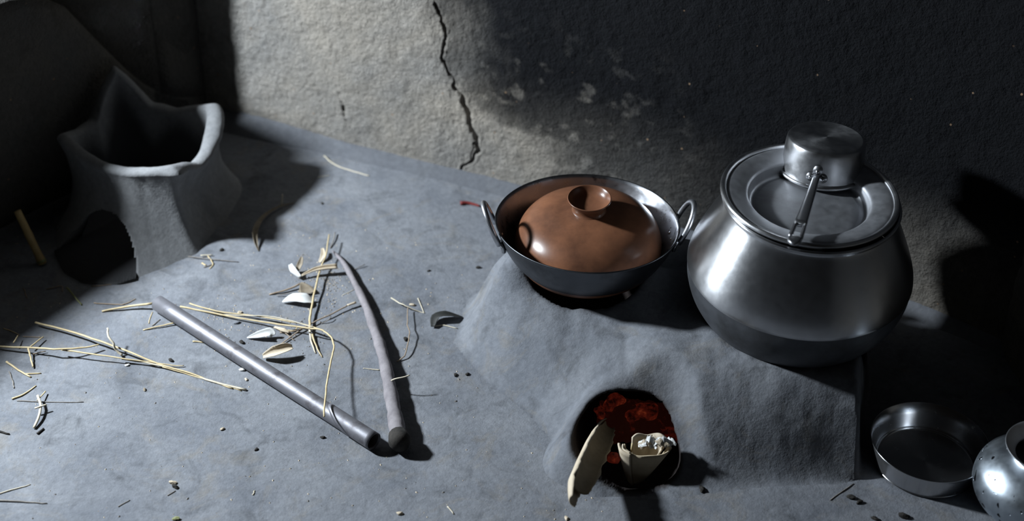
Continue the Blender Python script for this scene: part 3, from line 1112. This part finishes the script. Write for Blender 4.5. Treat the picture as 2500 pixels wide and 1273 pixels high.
    V = list(map(tuple, V)); V.append((0, 0, .006)); soot_.append(.9)
    c = len(V) - 1
    for a in range(NA):
        F.append((last + a, last + (a + 1) % NA, c))
    for a in cols:                     # added dark sheet over the threshold of the opening
        b = (a + 1) % NA
        k = len(V)
        V += [(V[a][0], V[a][1], .006), (V[b][0], V[b][1], .006)]
        soot_ += [.9, .9]
        F.append((k, k + 1, last + b, last + a))
        F.append((a, b, k + 1, k))
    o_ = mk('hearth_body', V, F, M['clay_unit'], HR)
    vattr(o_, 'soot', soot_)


hearth()

# ------------------------------------------------------------------ metal blow pipe
a3 = at(386, 742, .017); b3 = at(913, 1077, .017)
a3[2] = .0165 + fz(a3[0], a3[1]); b3[2] = .0165 + fz(b3[0], b3[1])
ax = b3 - a3; LEN = float(np.linalg.norm(ax)); ax /= LEN
BP = empty('blow_pipe', tuple(a3), Vector(ax).to_track_quat('Z', 'Y').to_euler())
tag(BP, 'grey metal blow pipe lying on the clay floor between the straws', 'pipe')


def pipe_piece(z0, z1, r, slant=0.0, n=48, m=10, th=.0014, ph=0.0, sag=.0):
    mb_ = MB(); v, f = [], []
    for (rr, sgn) in ((r, 1), (r - th, -1)):
        for i in range(m + 1):
            for k in range(n):
                g = 2 * PI * k / n
                zz = z0 + slant * (0.5 + 0.5 * math.cos(g + ph)) ** 1.0
                z_ = zz + (z1 - zz) * i / m
                v.append((rr * math.cos(g), rr * math.sin(g), z_))
    h = (m + 1) * n
    for i in range(m):
        for k in range(n):
            l = (k + 1) % n
            f.append((i * n + k, i * n + l, (i + 1) * n + l, (i + 1) * n + k))
            f.append((h + i * n + k, h + (i + 1) * n + k, h + (i + 1) * n + l, h + i * n + l))
    for k in range(n):
        l = (k + 1) % n
        f.append((k, h + k, h + l, l)); f.append((m * n + k, m * n + l, h + m * n + l, h + m * n + k))
    return v, f


R_P = .0158
mk('tube', *pipe_piece(0, LEN - .002, R_P - .0009), M['pipe'], BP)
mk('sleeve', *pipe_piece(LEN * .80, LEN, R_P, slant=.055, ph=math.radians(120)), M['pipe'], BP)
mk('lining', *pipe_piece(.001, LEN - .003, R_P - .0024, th=.0005), M['pipe_in'], BP)

# ------------------------------------------------------------------ branch with a burnt end
def gp(pts, dz=0.0):
    """Points on the floor from photograph points; an optional third number is the height above it."""
    out = []
    for p in pts:
        z = (p[2] if len(p) > 2 else 0.0) + dz
        q = at(p[0], p[1], z)
        q[2] = z + fz(q[0], q[1])
        out.append(q)
    return out


def dense(P, k=5):
    return refine(P, k)


def jitter_path(P, amp, seed):
    rr = random.Random(seed)
    return [p + np.array([rr.uniform(-amp, amp), rr.uniform(-amp, amp), 0]) for p in P]


BR = empty('branch', tuple(at(900, 800, 0)))
bo = np.array(BR.location)
tag(BR, 'crooked pale-barked branch with a burnt end, lying right of the blow pipe', 'branch')
bp = dense(gp([(812, 612, .004), (838, 640, .008), (866, 690, .010), (893, 745, .012), (913, 800, .013), (930, 850, .014), (944, 905, .015),
               (954, 960, .015), (964, 1015, .017), (972, 1060, .019)]), 5)
br_ = np.interp(np.linspace(0, 1, len(bp)), [0, .12, .4, .7, .9, 1], [.0018, .0050, .0088, .0115, .0130, .0150])
br_ = [r * (1 + .07 * math.sin(i * 1.1) + .05 * math.sin(i * 2.7)) for i, r in enumerate(br_)]
mk('stem', *tube([p - bo for p in bp], br_, 14), M['branch'], BR)
ce = gp([(972, 1060, .019), (976, 1076, .021), (979, 1088, .021)])
mk('burnt_end', *tube([p - bo for p in ce], [.0165, .0195, .014], 14), M['char'], BR)
tw = gp([(945, 935, .016), (962, 925, .03), (985, 920, .034), (1000, 915, .036)])
mk('side_twig', *tube([p - bo for p in dense(tw, 3)], .0013, 6), M['straw_pale'], BR)


# ------------------------------------------------------------------ straws, stems and twigs
def strand(name, label, cat, pts, r0, r1, mat, group=None, n=7, flat=.75, wob=.0006, seed=None):
    P = dense(gp(pts), 4)
    L = len(P)
    P = jitter_path(P, wob, seed if seed is not None else L + int(pts[0][0]))
    rad = [r0 + (r1 - r0) * i / (L - 1) for i in range(L)]
    base = P[L // 2].copy()
    Q = []
    for p, r in zip(P, rad):
        q = p.copy(); q[2] += r * flat
        Q.append(q - base)
    o_ = mk(name, *tube(Q, rad, n, flat), M[mat])
    o_.location = base
    tag(o_, label, cat, group)
    return o_


S = lambda label, pts, r0=.0016, r1=.0012, mat='straw', name='straw', cat='straw', group=None: strand(name, label, cat, pts, r0, r1, mat, group)

# the long loose straws on the left
S('long thick straw crossing the left floor from the dark towards the pipe', [(86, 789, .006), (186, 815, .008), (261, 841, .010), (326, 866, .008), (387, 890, .004), (466, 913, .002), (512, 931), (568, 950)], .0023, .0015)
S('long straw entering at the left edge of the floor', [(-20, 847, .004), (93, 852, .012), (144, 855, .016), (210, 849, .012), (242, 843, .010)], .0023, .0016)
S('slender straw under the long thick straw', [(150, 856, .012), (224, 866, .012), (289, 876, .010), (363, 885, .006), (419, 892, .003), (449, 893, .002)], .0018, .0010)
S('pale flattened straw ending in split tips left of the pipe', [(298, 879, .006), (373, 890, .004), (447, 908), (522, 934), (601, 953)], .0016, .0024, 'straw_pale')
S('thin straw beside the split-tipped straw', [(396, 896, .003), (466, 917), (530, 937), (590, 955)], .0012, .0009)
S('whitish crooked stalk standing up over the long straws', [(263, 803, .035), (265, 824, .030), (277, 841, .022), (282, 855, .012), (298, 871, .002)], .0018, .0026, 'straw_pale', 'stalk', 'stalk')
# small pieces at the left edge
S('short bent straw at the top of the left cluster', [(9, 803), (30, 810), (47, 820)], .0013, .0010)
S('stubby straw crossing the long straw near the left edge', [(33, 838, .012), (44, 820, .010)], .0014, .0010)
S('short straw slanting up beside the dark chip of the left cluster', [(75, 848, .008), (105, 824, .006)], .0017, .0013)
S('faint straw above the long straw at the left edge', [(56, 823), (105, 825)], .0012, .0009, 'straw_brown')
S('straw piece pointing down from the long straw', [(70, 852, .010), (75, 875, .006), (81, 899, .002)], .0019, .0015)
S('pinkish straw slanting down at the left edge', [(16, 885), (45, 905), (75, 923)], .0022, .0016)
S('short pale straw touching the pinkish straw', [(63, 915), (100, 913)], .0015, .0012)
S('dark thin stem below the pinkish straw', [(23, 908), (30, 930), (35, 950)], .0014, .0011, 'twig', 'twig', 'twig')
S('flat straw slanting up above the pale reed', [(30, 976), (60, 965), (88, 945)], .0020, .0012)
S('pale reed with a dark underside in the lower left', [(93, 969, .010), (100, 1001, .008), (84, 1048, .001)], .0024, .0026, 'straw_pale', 'reed', 'reed')
S('stub straw across the pale reed', [(86, 999, .011), (114, 990, .011)], .0020, .0016, 'straw_pale')
S('short straw leaning on the top of the pale reed', [(112, 958, .004), (91, 980, .010)], .0014, .0011)
S('long grey hair-thin twig behind the pale reed', [(42, 980), (120, 984), (203, 983)], .0012, .0008, 'twig', 'twig', 'twig')
S('black splinter below the pale reed', [(91, 1062), (107, 1048)], .0022, .0018, 'char', 'splinter', 'splinter')
S('short straw end under the long straw of the left cluster', [(78, 867, .003), (112, 858, .003)], .0013, .0010, 'straw_brown')
S('pale straw at the lower left edge of the floor', [(-10, 1209), (40, 1194), (75, 1184)], .0014, .0008, 'straw_pale')
S('grey stick at the lower left edge of the floor', [(-20, 1223), (50, 1227), (114, 1231)], .0022, .0010, 'twig', 'stick', 'stick')
S('dark chip at the left edge under the pale reed', [(-10, 1053), (22, 1061)], .0022, .0016, 'char', 'splinter', 'splinter')
# around the far end of the pipe
S('stiff straw butting against the far end of the pipe', [(249, 761), (298, 753, .004), (372, 745, .010)], .0020, .0028)
S('dim straw lying beyond the stiff straw', [(230, 741), (270, 744), (302, 745)], .0014, .0012, 'straw_brown')
S('short dim twig next to the dim straw', [(298, 745), (318, 739), (331, 731)], .0013, .0010, 'straw_brown', 'twig', 'twig')
S('straw poking out under the left side of the pipe', [(349, 808), (390, 799, .002), (428, 791, .003)], .0013, .0018)
S('hair-thin straw near the far end of the pipe', [(363, 792), (372, 764)], .0009, .0007)
S('dark twig beside the far end of the pipe', [(372, 797), (391, 782)], .0012, .0009, 'twig', 'twig', 'twig')
S('tiny straw fragment left of the middle of the pipe', [(470, 835), (497, 838)], .0017, .0012)
S('olive stem in front of the clay hearth', [(163, 703, .006), (182, 725, .003), (200, 745)], .0022, .0014, 'green', 'stem', 'stem')
S('dim straw on the dark floor in front of the clay hearth', [(114, 706), (150, 698, .003), (152, 712)], .0012, .0010, 'straw_brown')
S('faint straw below the arched opening of the hearth', [(222, 700), (250, 698), (272, 695)], .0012, .0010, 'straw_brown')
S('short faint straw on the dark floor by the left wall', [(58, 706), (67, 729)], .0012, .0009, 'straw_brown')
# bent straws over the pipe
S('long yellow straw bent over the pipe near its mouth', [(441, 752), (529, 769, .003), (623, 785, .006), (698, 794, .012), (755, 802, .018), (783, 805, .022), (799, 814, .024), (812, 830, .025), (815, 850, .027), (809, 879, .029), (797, 945, .036), (791, 1020, .0425)], .0019, .0017)
S('second yellow straw lying alongside the bent straw', [(463, 744), (529, 762, .002), (604, 771, .004), (670, 779, .008), (741, 792, .014), (783, 805, .019)], .0016, .0014)
S('thin pale straw in the bent pair', [(540, 770, .002), (600, 772, .006), (660, 773, .010), (710, 783, .014), (765, 799, .02)], .0011, .0010, 'straw_pale')
S('tall yellow stalk with a frayed foot in the middle of the litter', [(804, 572, .020), (795, 625, .016), (783, 653, .012), (771, 700, .010), (762, 745, .008), (757, 775, .006), (757, 804, .004)], .0013, .0026)
S('frayed lower end of the yellow stalk, left strand', [(757, 806, .004), (759, 832, .002), (770, 862)], .0026, .0012, 'straw_pale')
S('frayed lower end of the yellow stalk, right strand', [(762, 815, .004), (772, 845, .002), (787, 872)], .0020, .0010)
S('thin dark strand at the tip of the yellow stalk', [(818, 568, .004), (813, 590, .002), (806, 606)], .0015, .0012, 'twig', 'stem', 'stem')  # thin strand in the grey twig colour
S('brown twig under the white leaf sheath', [(658, 720), (698, 709, .003), (733, 694, .006)], .0018, .0022, 'straw_brown', 'twig', 'twig')
S('thin dark twig across the brown twig', [(675, 722, .002), (720, 715, .006), (765, 716, .006)], .0011, .0009, 'twig', 'twig', 'twig')
S('long crooked twig with a pale tip passing under the straws', [(665, 856), (700, 830, .002), (736, 804, .004), (773, 784, .005), (811, 767, .005), (850, 746, .006)], .0013, .0016, 'straw_brown', 'twig', 'twig')
S('pale knuckled tip of twig lying right of the straws', [(848, 747, .006), (868, 740, .006)], .0023, .0028, 'husk', 'twig', 'twig')
S('small hooked twig right of the yellow stalk', [(785, 790), (800, 783, .004), (807, 775, .006), (802, 768, .010)], .0011, .0009, 'twig', 'twig', 'twig')
S('short brown straw under the long crooked twig', [(683, 812), (710, 810, .003), (738, 803, .006)], .0015, .0013, 'straw_brown')
S('crossed straw stub left of the frayed stalk', [(668, 800), (696, 812, .004), (719, 832)], .0012, .0009, 'straw_brown')
S('pinkish straw splinter beside the frayed stalk', [(690, 807), (718, 806, .003), (728, 797, .005)], .0016, .0012)
# right of the branch
S('pale forked straw right of the branch', [(955, 728), (975, 740, .006), (990, 747, .008), (1023, 761), (1037, 764)], .0016, .0009, 'straw_pale')
S('wiry stem hanging down from the forked straw', [(996, 752, .008), (995, 794, .010), (1000, 813, .010), (994, 850, .008), (987, 870, .004), (969, 884)], .0010, .0013, 'straw_brown', 'stem', 'stem')
S('thin straw slanting beside the forked straw', [(1021, 728), (1035, 765)], .0012, .0009, 'straw_pale')
S('short straw lying against the pale side of the branch', [(887, 900), (905, 902), (928, 904)], .0008, .0014, 'straw_pale')
S('pale straw alone by the foot of the cracked wall', [(791, 383, .004), (819, 405, .001), (864, 420), (902, 431)], .0017, .0013, 'straw_pale')
S('thin straw at the tip of the hearth shadow', [(775, 433), (805, 429)], .0008, .0006, 'straw_pale')
S('thin upright straw on the curled brown leaf', [(689, 473, .016), (687, 500, .002)], .0011, .0013, 'straw_pale')
S('dark fallen twig near the foot of the hearth', [(460, 628), (500, 632, .003), (583, 641)], .0014, .0009, 'twig', 'twig', 'twig')
S('pale stub on the dark twig near the hearth', [(490, 626, .003), (519, 624, .002)], .0018, .0012, 'straw_pale')
S('hooked straw under the dark twig near the hearth', [(507, 627, .003), (520, 645, .001), (512, 658)], .0012, .0010)
S('short pinkish chip left of the hooked straw', [(494, 645), (503, 650)], .0020, .0016)
S('small splinter right of the hooked straw', [(498, 655), (524, 645)], .0014, .0012, 'twig', 'splinter', 'splinter')
S('lone thin twig in the lower left of the bright floor', [(408, 1211), (428, 1199)], .0009, .0008, 'twig', 'twig', 'twig')
S('lone thin twig below the bright floor patch', [(289, 1238), (317, 1221)], .0010, .0008, 'twig', 'twig', 'twig')
S('short white straw below the mouth of the pipe on the left', [(617, 1212), (622, 1200)], .0012, .0010, 'straw_pale')
S('thin scratch-like twig on the floor below the steel plate', [(2026, 1223), (2085, 1180)], .0011, .0008, 'twig', 'twig', 'twig')
S('pale sliver on the floor in front of the fire mouth', [(1093, 1238), (1107, 1256)], .0014, .0010, 'straw_pale')
S('pale sliver under the dark leaf', [(1060, 797), (1085, 795), (1117, 803)], .0016, .0010, 'straw_pale')
S('dark red twig poking out behind the left wok handle', [(1124, 500), (1146, 499), (1172, 506)], .0052, .0026, 'red', 'twig', 'twig')
S('thin pale straw right of the white leaf sheath', [(836, 720), (866, 706)], .0007, .0006, 'straw_pale')
S('slim twig crossing the top of the branch', [(862, 659), (890, 645, .004)], .0010, .0008, 'twig', 'twig', 'twig')


# ------------------------------------------------------------------ husks, leaves and chips
def leaf(name, label, cat, pts, widths, mat, curl=.5, lift=0.0, thick=.0008, cols=6, roll=0.0, mat_in=None, group=None):
    """A curved sheet along pts with the given half widths; curl bends its edges up; it has thickness."""
    P = dense(gp(pts), 4)
    L = len(P)
    W = np.interp(np.linspace(0, 1, L), np.linspace(0, 1, len(widths)), widths)
    base = P[L // 2].copy()
    v = []
    for layer in (0, 1):
        for i in range(L):
            a = P[max(i - 1, 0)]; b = P[min(i + 1, L - 1)]
            t = b - a; t /= np.linalg.norm(t)
            s = np.cross(t, [0, 0, 1.0]); s /= np.linalg.norm(s)
            u = np.cross(s, t)
            for k in range(cols + 1):
                q = (k / cols * 2 - 1)
                ang_ = q * curl + roll
                if curl > .05:
                    R_ = W[i] / curl
                    off = s * (R_ * math.sin(ang_) - R_ * math.sin(roll)) + u * (R_ * (math.cos(roll) - math.cos(ang_)))
                else:
                    off = s * W[i] * q
                nrm = u * math.cos(ang_) - s * math.sin(ang_)
                v.append(P[i] + off + nrm * (thick if layer else 0.0) + np.array([0, 0, lift]) - base)
    m = L * (cols + 1)
    f = []
    for i in range(L - 1):
        for k in range(cols):
            a = i * (cols + 1) + k
            f.append((a, a + cols + 1, a + cols + 2, a + 1))
            f.append((m + a, m + a + 1, m + a + cols + 2, m + a + cols + 1))
    per = [k for k in range(cols + 1)] + [i * (cols + 1) + cols for i in range(1, L)] + [(L - 1) * (cols + 1) + k for k in range(cols - 1, -1, -1)] + \
          [i * (cols + 1) for i in range(L - 2, 0, -1)]
    for k in range(len(per)):
        a, b = per[k], per[(k + 1) % len(per)]
        f.append((a, b, m + b, m + a))
    zmin = min(p[2] for p in v) + base[2]
    o_ = mk(name, v, f, M[mat])
    o_.location = base
    tag(o_, label, cat, group)
    return o_


leaf('leaf_sheath', 'bright white boat-shaped leaf sheath in the middle of the litter', 'leaf', [(689, 737, .003), (715, 728, .010), (745, 730, .011), (765, 736, .004)], [.001, .011, .013, .004], 'white_chip', .8, roll=-.25)
leaf('leaf_sheath', 'narrow white curved chip above the brown twig', 'leaf', [(709, 646, .016), (716, 660, .012), (734, 677, .006)], [.004, .007, .003], 'white_chip', .7, roll=-.4)
leaf('husk_strip', 'rolled cream husk strip lying across the yellow stalk', 'husk', [(736, 674, .006), (764, 662, .010), (790, 657, .012), (824, 654, .012)], [.003, .007, .010, .010], 'husk', 1.7, roll=-.1, thick=.0014)
leaf('husk_chip', 'small white pointed husk below the bent straws', 'husk', [(603, 826, .002), (630, 820, .006), (658, 814, .010), (666, 820, .006)], [.001, .009, .012, .006], 'white_chip', 1.1, roll=-.3)
leaf('husk_chip', 'larger curled cream husk nearest the pipe', 'husk', [(643, 872, .004), (670, 862, .012), (698, 852, .016), (714, 848, .016)], [.006, .014, .013, .006], 'husk', 1.25, roll=-.35, thick=.0012)
leaf('dry_leaf', 'grey-beige triangular dry leaf under the yellow stalk', 'leaf', [(735, 690, .010), (745, 705, .006), (752, 718, .003)], [.002, .013, .017], 'brown_leaf', .4)
leaf('dry_leaf', 'upright grey dry leaf at the back of the litter', 'leaf', [(737, 627, .022), (733, 645, .014), (726, 662, .004)], [.003, .007, .005], 'brown_leaf', .9)
leaf('dry_leaf', 'small pinkish dry leaf against the tall stalk', 'leaf', [(787, 605, .012), (789, 622, .008), (780, 640, .002)], [.003, .006, .003], 'husk', .7)
leaf('dry_leaf', 'curled brown leaf at the edge of the hearth shadow', 'leaf', [(719, 494), (687, 501, .004), (656, 518, .006), (634, 538, .010), (621, 565, .012), (623, 593, .006), (631, 613, .001)], [.0008, .0025, .004, .006, .008, .006, .001], 'brown_leaf', 1.2, roll=.5)
leaf('dry_leaf', 'black curled leaf left of the mud stove', 'leaf', [(1057, 797, .004), (1064, 774, .010), (1090, 768, .012), (1130, 775, .002)], [.004, .010, .011, .001], 'dark_leaf', .35, roll=.2)
leaf('husk_chip', 'small tan seed husk beside the frayed stalk', 'husk', [(670, 798, .004), (690, 806, .006), (706, 812, .003)], [.002, .006, .003], 'husk', .9)

# two maize husks in the fire mouth
HK = empty('husk', tuple(at(1445, 1140, .05)))
ho = np.array(HK.location)
tag(HK, 'long cream husk leaning out of the left side of the fire mouth', 'husk')


def channel(name, pts, widths, curl, roll, mat, parent, org, thick=.003, cols=10, ragged=0.0, seed=0, offset=0.0):
    P = dense([np.array(p) for p in pts], 6)
    L = len(P); rr = random.Random(seed)
    W = np.interp(np.linspace(0, 1, L), np.linspace(0, 1, len(widths)), widths)
    v = []
    rag = [rr.uniform(-ragged, ragged) for _ in range(L * 2)]
    for layer in (0, 1):
        for i in range(L):
            a = P[max(i - 1, 0)]; b = P[min(i + 1, L - 1)]
            t = b - a; t /= np.linalg.norm(t)
            s = np.cross(t, [0, 0, 1.0]); s /= np.linalg.norm(s)
            u = np.cross(s, t)
            for k in range(cols + 1):
                q = (k / cols * 2 - 1)
                if k == 0: q -= rag[i]
                if k == cols: q += rag[L + i]
                an = q * curl + roll
                R_ = W[i] / max(curl, .3) + offset
                off = s * (R_ * math.sin(an)) - u * (R_ * math.cos(an)) + u * (W[i] / max(curl, .3)) * .6
                nrm = u * math.cos(an) - s * math.sin(an)
                tk = thick * (.25 + .75 * math.sin(PI * min(max(i / (L - 1), .04), .96)))
                v.append(P[i] + off + nrm * (tk if layer else 0) - org)
    m = L * (cols + 1); f = []
    for i in range(L - 1):
        for k in range(cols):
            a = i * (cols + 1) + k
            f.append((a, a + cols + 1, a + cols + 2, a + 1))
            f.append((m + a, m + a + 1, m + a + cols + 2, m + a + cols + 1))
    per = [k for k in range(cols + 1)] + [i * (cols + 1) + cols for i in range(1, L)] + [(L - 1) * (cols + 1) + k for k in range(cols - 1, -1, -1)] + \
          [i * (cols + 1) for i in range(L - 2, 0, -1)]
    for k in range(len(per)):
        a, b = per[k], per[(k + 1) % len(per)]
        f.append((a, b, m + b, m + a))
    return mk(name, v, f, M[mat], parent)


hpts = [at(1406, 1234, .072), at(1418, 1203, .063), at(1438, 1162, .050), at(1459, 1113, .034), at(1478, 1070, .021), at(1488, 1044, .013)]
channel('outer_sheath', hpts, [.014, .0270, .0295, .0285, .0250, .014], 1.2, -1.30, 'husk', HK, ho, thick=.0045, ragged=.07, seed=5)
channel('inner_layer', [p + np.array([.0035, 0, .003]) for p in hpts[1:]], [.019, .0245, .0250, .0215, .012], 1.15, -.55, 'husk_in', HK, ho, thick=.002, ragged=.14, seed=8)

HK2 = empty('husk', tuple(at(1565, 1150, .03)))
h2 = np.array(HK2.location)
tag(HK2, 'short cup-shaped husk with a rolled white top, standing in the fire mouth', 'husk')


def cup_piece(name, bottom, top, rb, rt, a0, a1, mat, layers=0, crumple=0.0, thick=.003, seed=0, n=28, m=10, tilt=0.0):
    """Part of a cone wall from bottom point to top point between two azimuths."""
    rr = random.Random(seed)
    B = np.array(bottom); T_ = np.array(top)
    ph = [rr.uniform(0, 6.28) for _ in range(4)]
    v = []
    for layer in (0, 1):
        for i in range(m + 1):
            t = i / m
            c = B + (T_ - B) * t
            for k in range(n + 1):
                a = a0 + (a1 - a0) * k / n
                r = rb + (rt - rb) * t ** .75 - (thick if layer else 0)
                r *= 1 + crumple * t * (math.sin(3 * a + ph[0]) * .5 + math.sin(7 * a + ph[1]) * .3)
                z = tilt * t * math.sin(a) + crumple * .02 * t * math.sin(5 * a + ph[2])
                v.append(c + np.array([r * math.cos(a), .60 * r * math.sin(a), z]) - h2)
    w_ = (m + 1) * (n + 1); f = []
    for i in range(m):
        for k in range(n):
            a = i * (n + 1) + k
            f.append((a, a + 1, a + n + 2, a + n + 1)); f.append((w_ + a, w_ + a + n + 1, w_ + a + n + 2, w_ + a + 1))
    per = [k for k in range(n + 1)] + [i * (n + 1) + n for i in range(1, m + 1)] + [m * (n + 1) + k for k in range(n - 1, -1, -1)] + [i * (n + 1) for i in range(m - 1, 0, -1)]
    for k in range(len(per)):
        a, b = per[k], per[(k + 1) % len(per)]
        f.append((a, w_ + a, w_ + b, b))
    return mk(name, v, f, M[mat], HK2)


cb = at(1552, 1180, -.020); ct = cb + np.array([.014, .014, .070])
cup_piece('outer_layer', cb, ct, .006, .040, math.radians(165), math.radians(375), 'husk_in', thick=.003, crumple=.05, seed=3)
cup_piece('edge_strip', cb + [-.002, -.002, 0], ct + np.array([-.006, -.001, .002]), .007, .043, math.radians(166), math.radians(238), 'husk', thick=.004, crumple=.03, seed=4)
cup_piece('edge_strip', cb + [-.001, -.003, 0], ct + np.array([-.002, -.003, .004]), .005, .040, math.radians(172), math.radians(226), 'husk', thick=.003, crumple=.04, seed=9)
cup_piece('back_layer', cb + [.002, .006, .01], ct + np.array([.004, .004, .008]), .006, .034, math.radians(10), math.radians(150), 'husk', thick=.003, crumple=.12, seed=6)
rl = ct + np.array([.012, .002, .006])
rt_ = random.Random(23)
for k in range(9):                     # crumpled, torn ends of the inner leaves
    ang_ = rt_.uniform(-.5, .7); ln_ = rt_.uniform(.008, .017)
    d_ = np.array([math.cos(ang_), math.sin(ang_) * .6, rt_.uniform(-.15, .35)])
    c_ = rl + np.array([rt_.uniform(-.014, .020), rt_.uniform(-.009, .008), rt_.uniform(-.004, .008)]) - h2
    kink = np.array([rt_.uniform(-.004, .004), rt_.uniform(-.003, .003), rt_.uniform(.001, .007)])
    pts = [c_ - d_ * ln_, c_ - d_ * ln_ * .25 + kink, c_ + d_ * ln_ * .4 - kink * .6, c_ + d_ * ln_]
    P_ = dense(pts, 3)
    up_ = np.array([rt_.uniform(-.8, .8), rt_.uniform(-.9, .1), .7])
    mk('torn_leaf', *tube(P_, [rt_.uniform(.0045, .0075) * (1 + .25 * math.sin(i_ * 2.3 + k)) for i_ in range(len(P_))], 6, flat=.16, up=up_), M['white_chip' if k % 3 else 'husk'], HK2, True)
sp_ = [at(1541, 1106, .040) - h2, at(1544, 1084, .056) - h2]
mk('splinter', *tube(sp_, [.0018, .0022], 7), M['straw'], HK2)

# ------------------------------------------------------------------ bamboo stick leaning by the left wall
s0 = at(104, 644, .004); s1 = at(42, 515, .105)
BS = empty('bamboo_stick', tuple(s0))
tag(BS, 'short yellow bamboo stick leaning in the dark left of the clay hearth', 'stick')
dv = s1 - s0
pts = [dv * t for t in np.linspace(0, 1, 12)]
mk('cane', *tube(pts, [.0085, .0088, .0075, .0075, .0075, .0076, .0082, .0074, .0074, .0072, .0072, .007], 12), M['bamboo'], BS)
mk('root_node', *tube([dv * -.01, dv * .04, dv * .10], [.006, .0098, .0080], 12), M['green'], BS)

# ------------------------------------------------------------------ small crumbs and chips that can be pointed at
chips = [((417, 880), .0045, 'char', 'black crumb below the split-tipped straw'), ((591, 904), .0042, 'white_chip', 'white chip against the left side of the pipe'),
         ((601, 927), .0035, 'husk', 'pinkish crumb below the white chip by the pipe'), ((353, 952), .0034, 'brown_leaf', 'small brown seed on the open floor left of the pipe'),
         ((428, 1190), .0050, 'char', 'dark crumb on the bright floor below the pipe'), ((422, 1180), .0050, 'husk', 'cream crumb touching the dark crumb below the pipe'),
         ((543, 1050), .0036, 'husk', 'pale flake left of the lower pipe'), ((590, 838), .0048, 'char', 'black crumb left of the white pointed husk'),
         ((311, 894), .0034, 'white_chip', 'white flake under the long straws'), ((990, 829), .0048, 'char', 'dark pebble beside the wiry stem'),
         ((1007, 745), .0045, 'husk', 'tan crumb at the forked straw'), ((1112, 916), .0040, 'char', 'dark sliver in front of the stove, the left one of two'),
         ((1141, 914), .0038, 'char', 'dark sliver in front of the stove, nearest its foot'), ((1168, 654), .0042, 'char', 'dark chip on the floor left of the wok'),
         ((1757, 1076), .0050, 'husk', 'tan crumb right of the fire mouth'), ((1683, 1155), .0060, 'char', 'long dark chip right of the husks'),
         ((1713, 1198), .0062, 'char', 'dark chip lowest right of the husks'), ((1667, 1160), .0040, 'char', 'small dark chip beside the long dark chip'),
         ((541, 612), .0045, 'char', 'dark crumb at the edge of the hearth shadow'), ((786, 495), .0034, 'char', 'dark speck right of the curled leaf'),
         ((1383, 1268), .0040, 'husk', 'pale crumb left of the long husk at the bottom'), ((976, 1255), .0048, 'husk', 'flat tan flake at the bottom of the floor'),
         ((626, 1101), .0034, 'char', 'black speck left of the pipe mouth'), ((788, 1070), .0036, 'char', 'black dot near the pipe mouth'),
         ((2078, 1216), .0062, 'char', 'soot crumb below the thin twig near the steel plate'), ((2098, 1228), .0050, 'char', 'smaller soot crumb touching the one near the steel plate'),
         ((2205, 1262), .0075, 'char', 'flat soot crumb at the bottom edge below the steel plate'), ((2135, 1268), .0050, 'char', 'soot crumb at the bottom edge left of the flat one'),
         ((430, 1268), .0050, 'green', 'greenish crumb at the bottom edge of the floor'), ((1047, 661), .0030, 'char', 'tiny dark crumb in the open floor left of the wok'),
         ((585, 765), .0044, 'husk', 'tan crumb beside the bent straws'), ((578, 790), .0046, 'floor', 'grey clay crumb left of the bent straws')]
for k, (p, r, mt, lab) in enumerate(chips):
    q = at(*p)
    ch = lump('chip', (q[0], q[1], fz(q[0], q[1]) + r * .35), r, M[mt], None, 200 + k, (1.25, .75, .55), 2)
    tag(ch, lab, 'chip')

# grains of dirt nobody could count
mb = MB()
for k in range(260):
    if k < 130:
        p = at(rnd.gauss(800, 30), rnd.gauss(690, 28))
    elif k < 190:
        p = at(rnd.gauss(720, 60), rnd.gauss(820, 35))
    else:
        p = at(30 + rnd.random() * 1450, 600 + rnd.random() * 670)
    if poly_sd(np.array([p[0]]), np.array([p[1]]), FOOT)[0] > -.01 or np.hypot(*(p[:2] - HC)) < .26: continue
    r = rnd.uniform(.0008, .0026)
    a = rnd.uniform(0, 6.28); z = fz(p[0], p[1]); l = rnd.uniform(.6, 1.8)
    c_, s_ = math.cos(a) * r, math.sin(a) * r
    mb.add([(p[0] + c_ * l, p[1] + s_ * l, z), (p[0] - s_, p[1] + c_, z), (p[0] - c_ * l, p[1] - s_ * l, z), (p[0] + s_, p[1] - c_, z), (p[0], p[1], z + r * .8)],
           [(0, 1, 4), (1, 2, 4), (2, 3, 4), (3, 0, 4)])
tag(mb.build('floor_grit', M['twig'], None, True), 'dark grit swept around the litter heap on the clay floor', 'grit', None, 'stuff')

mb = MB()
for k in range(520):
    u, w_ = rnd.random(), rnd.random()
    if k < 150:
        p = at(rnd.gauss(790, 45), rnd.gauss(700, 40))
    elif k < 230:
        p = at(rnd.gauss(560, 70), rnd.gauss(790, 25))
    else:
        p = at(20 + u * 1500, 560 + w_ * 710)
    if poly_sd(np.array([p[0]]), np.array([p[1]]), FOOT)[0] > -.01: continue
    if np.hypot(*(p[:2] - HC)) < .24: continue
    r = rnd.uniform(.0006, .0019)
    a = rnd.uniform(0, 6.28)
    z = fz(p[0], p[1])
    c_, s_ = math.cos(a) * r, math.sin(a) * r
    l = rnd.uniform(.6, 1.6)
    v = [(p[0] + c_ * l, p[1] + s_ * l, z), (p[0] - s_, p[1] + c_, z), (p[0] - c_ * l, p[1] - s_ * l, z), (p[0] + s_, p[1] - c_, z), (p[0], p[1], z + r * .9)]
    mb.add(v, [(0, 1, 4), (1, 2, 4), (2, 3, 4), (3, 0, 4)])
o = mb.build('floor_crumbs', M['husk'], None, True)
tag(o, 'scattered pale crumbs and grit over the clay floor', 'crumbs', None, 'stuff')
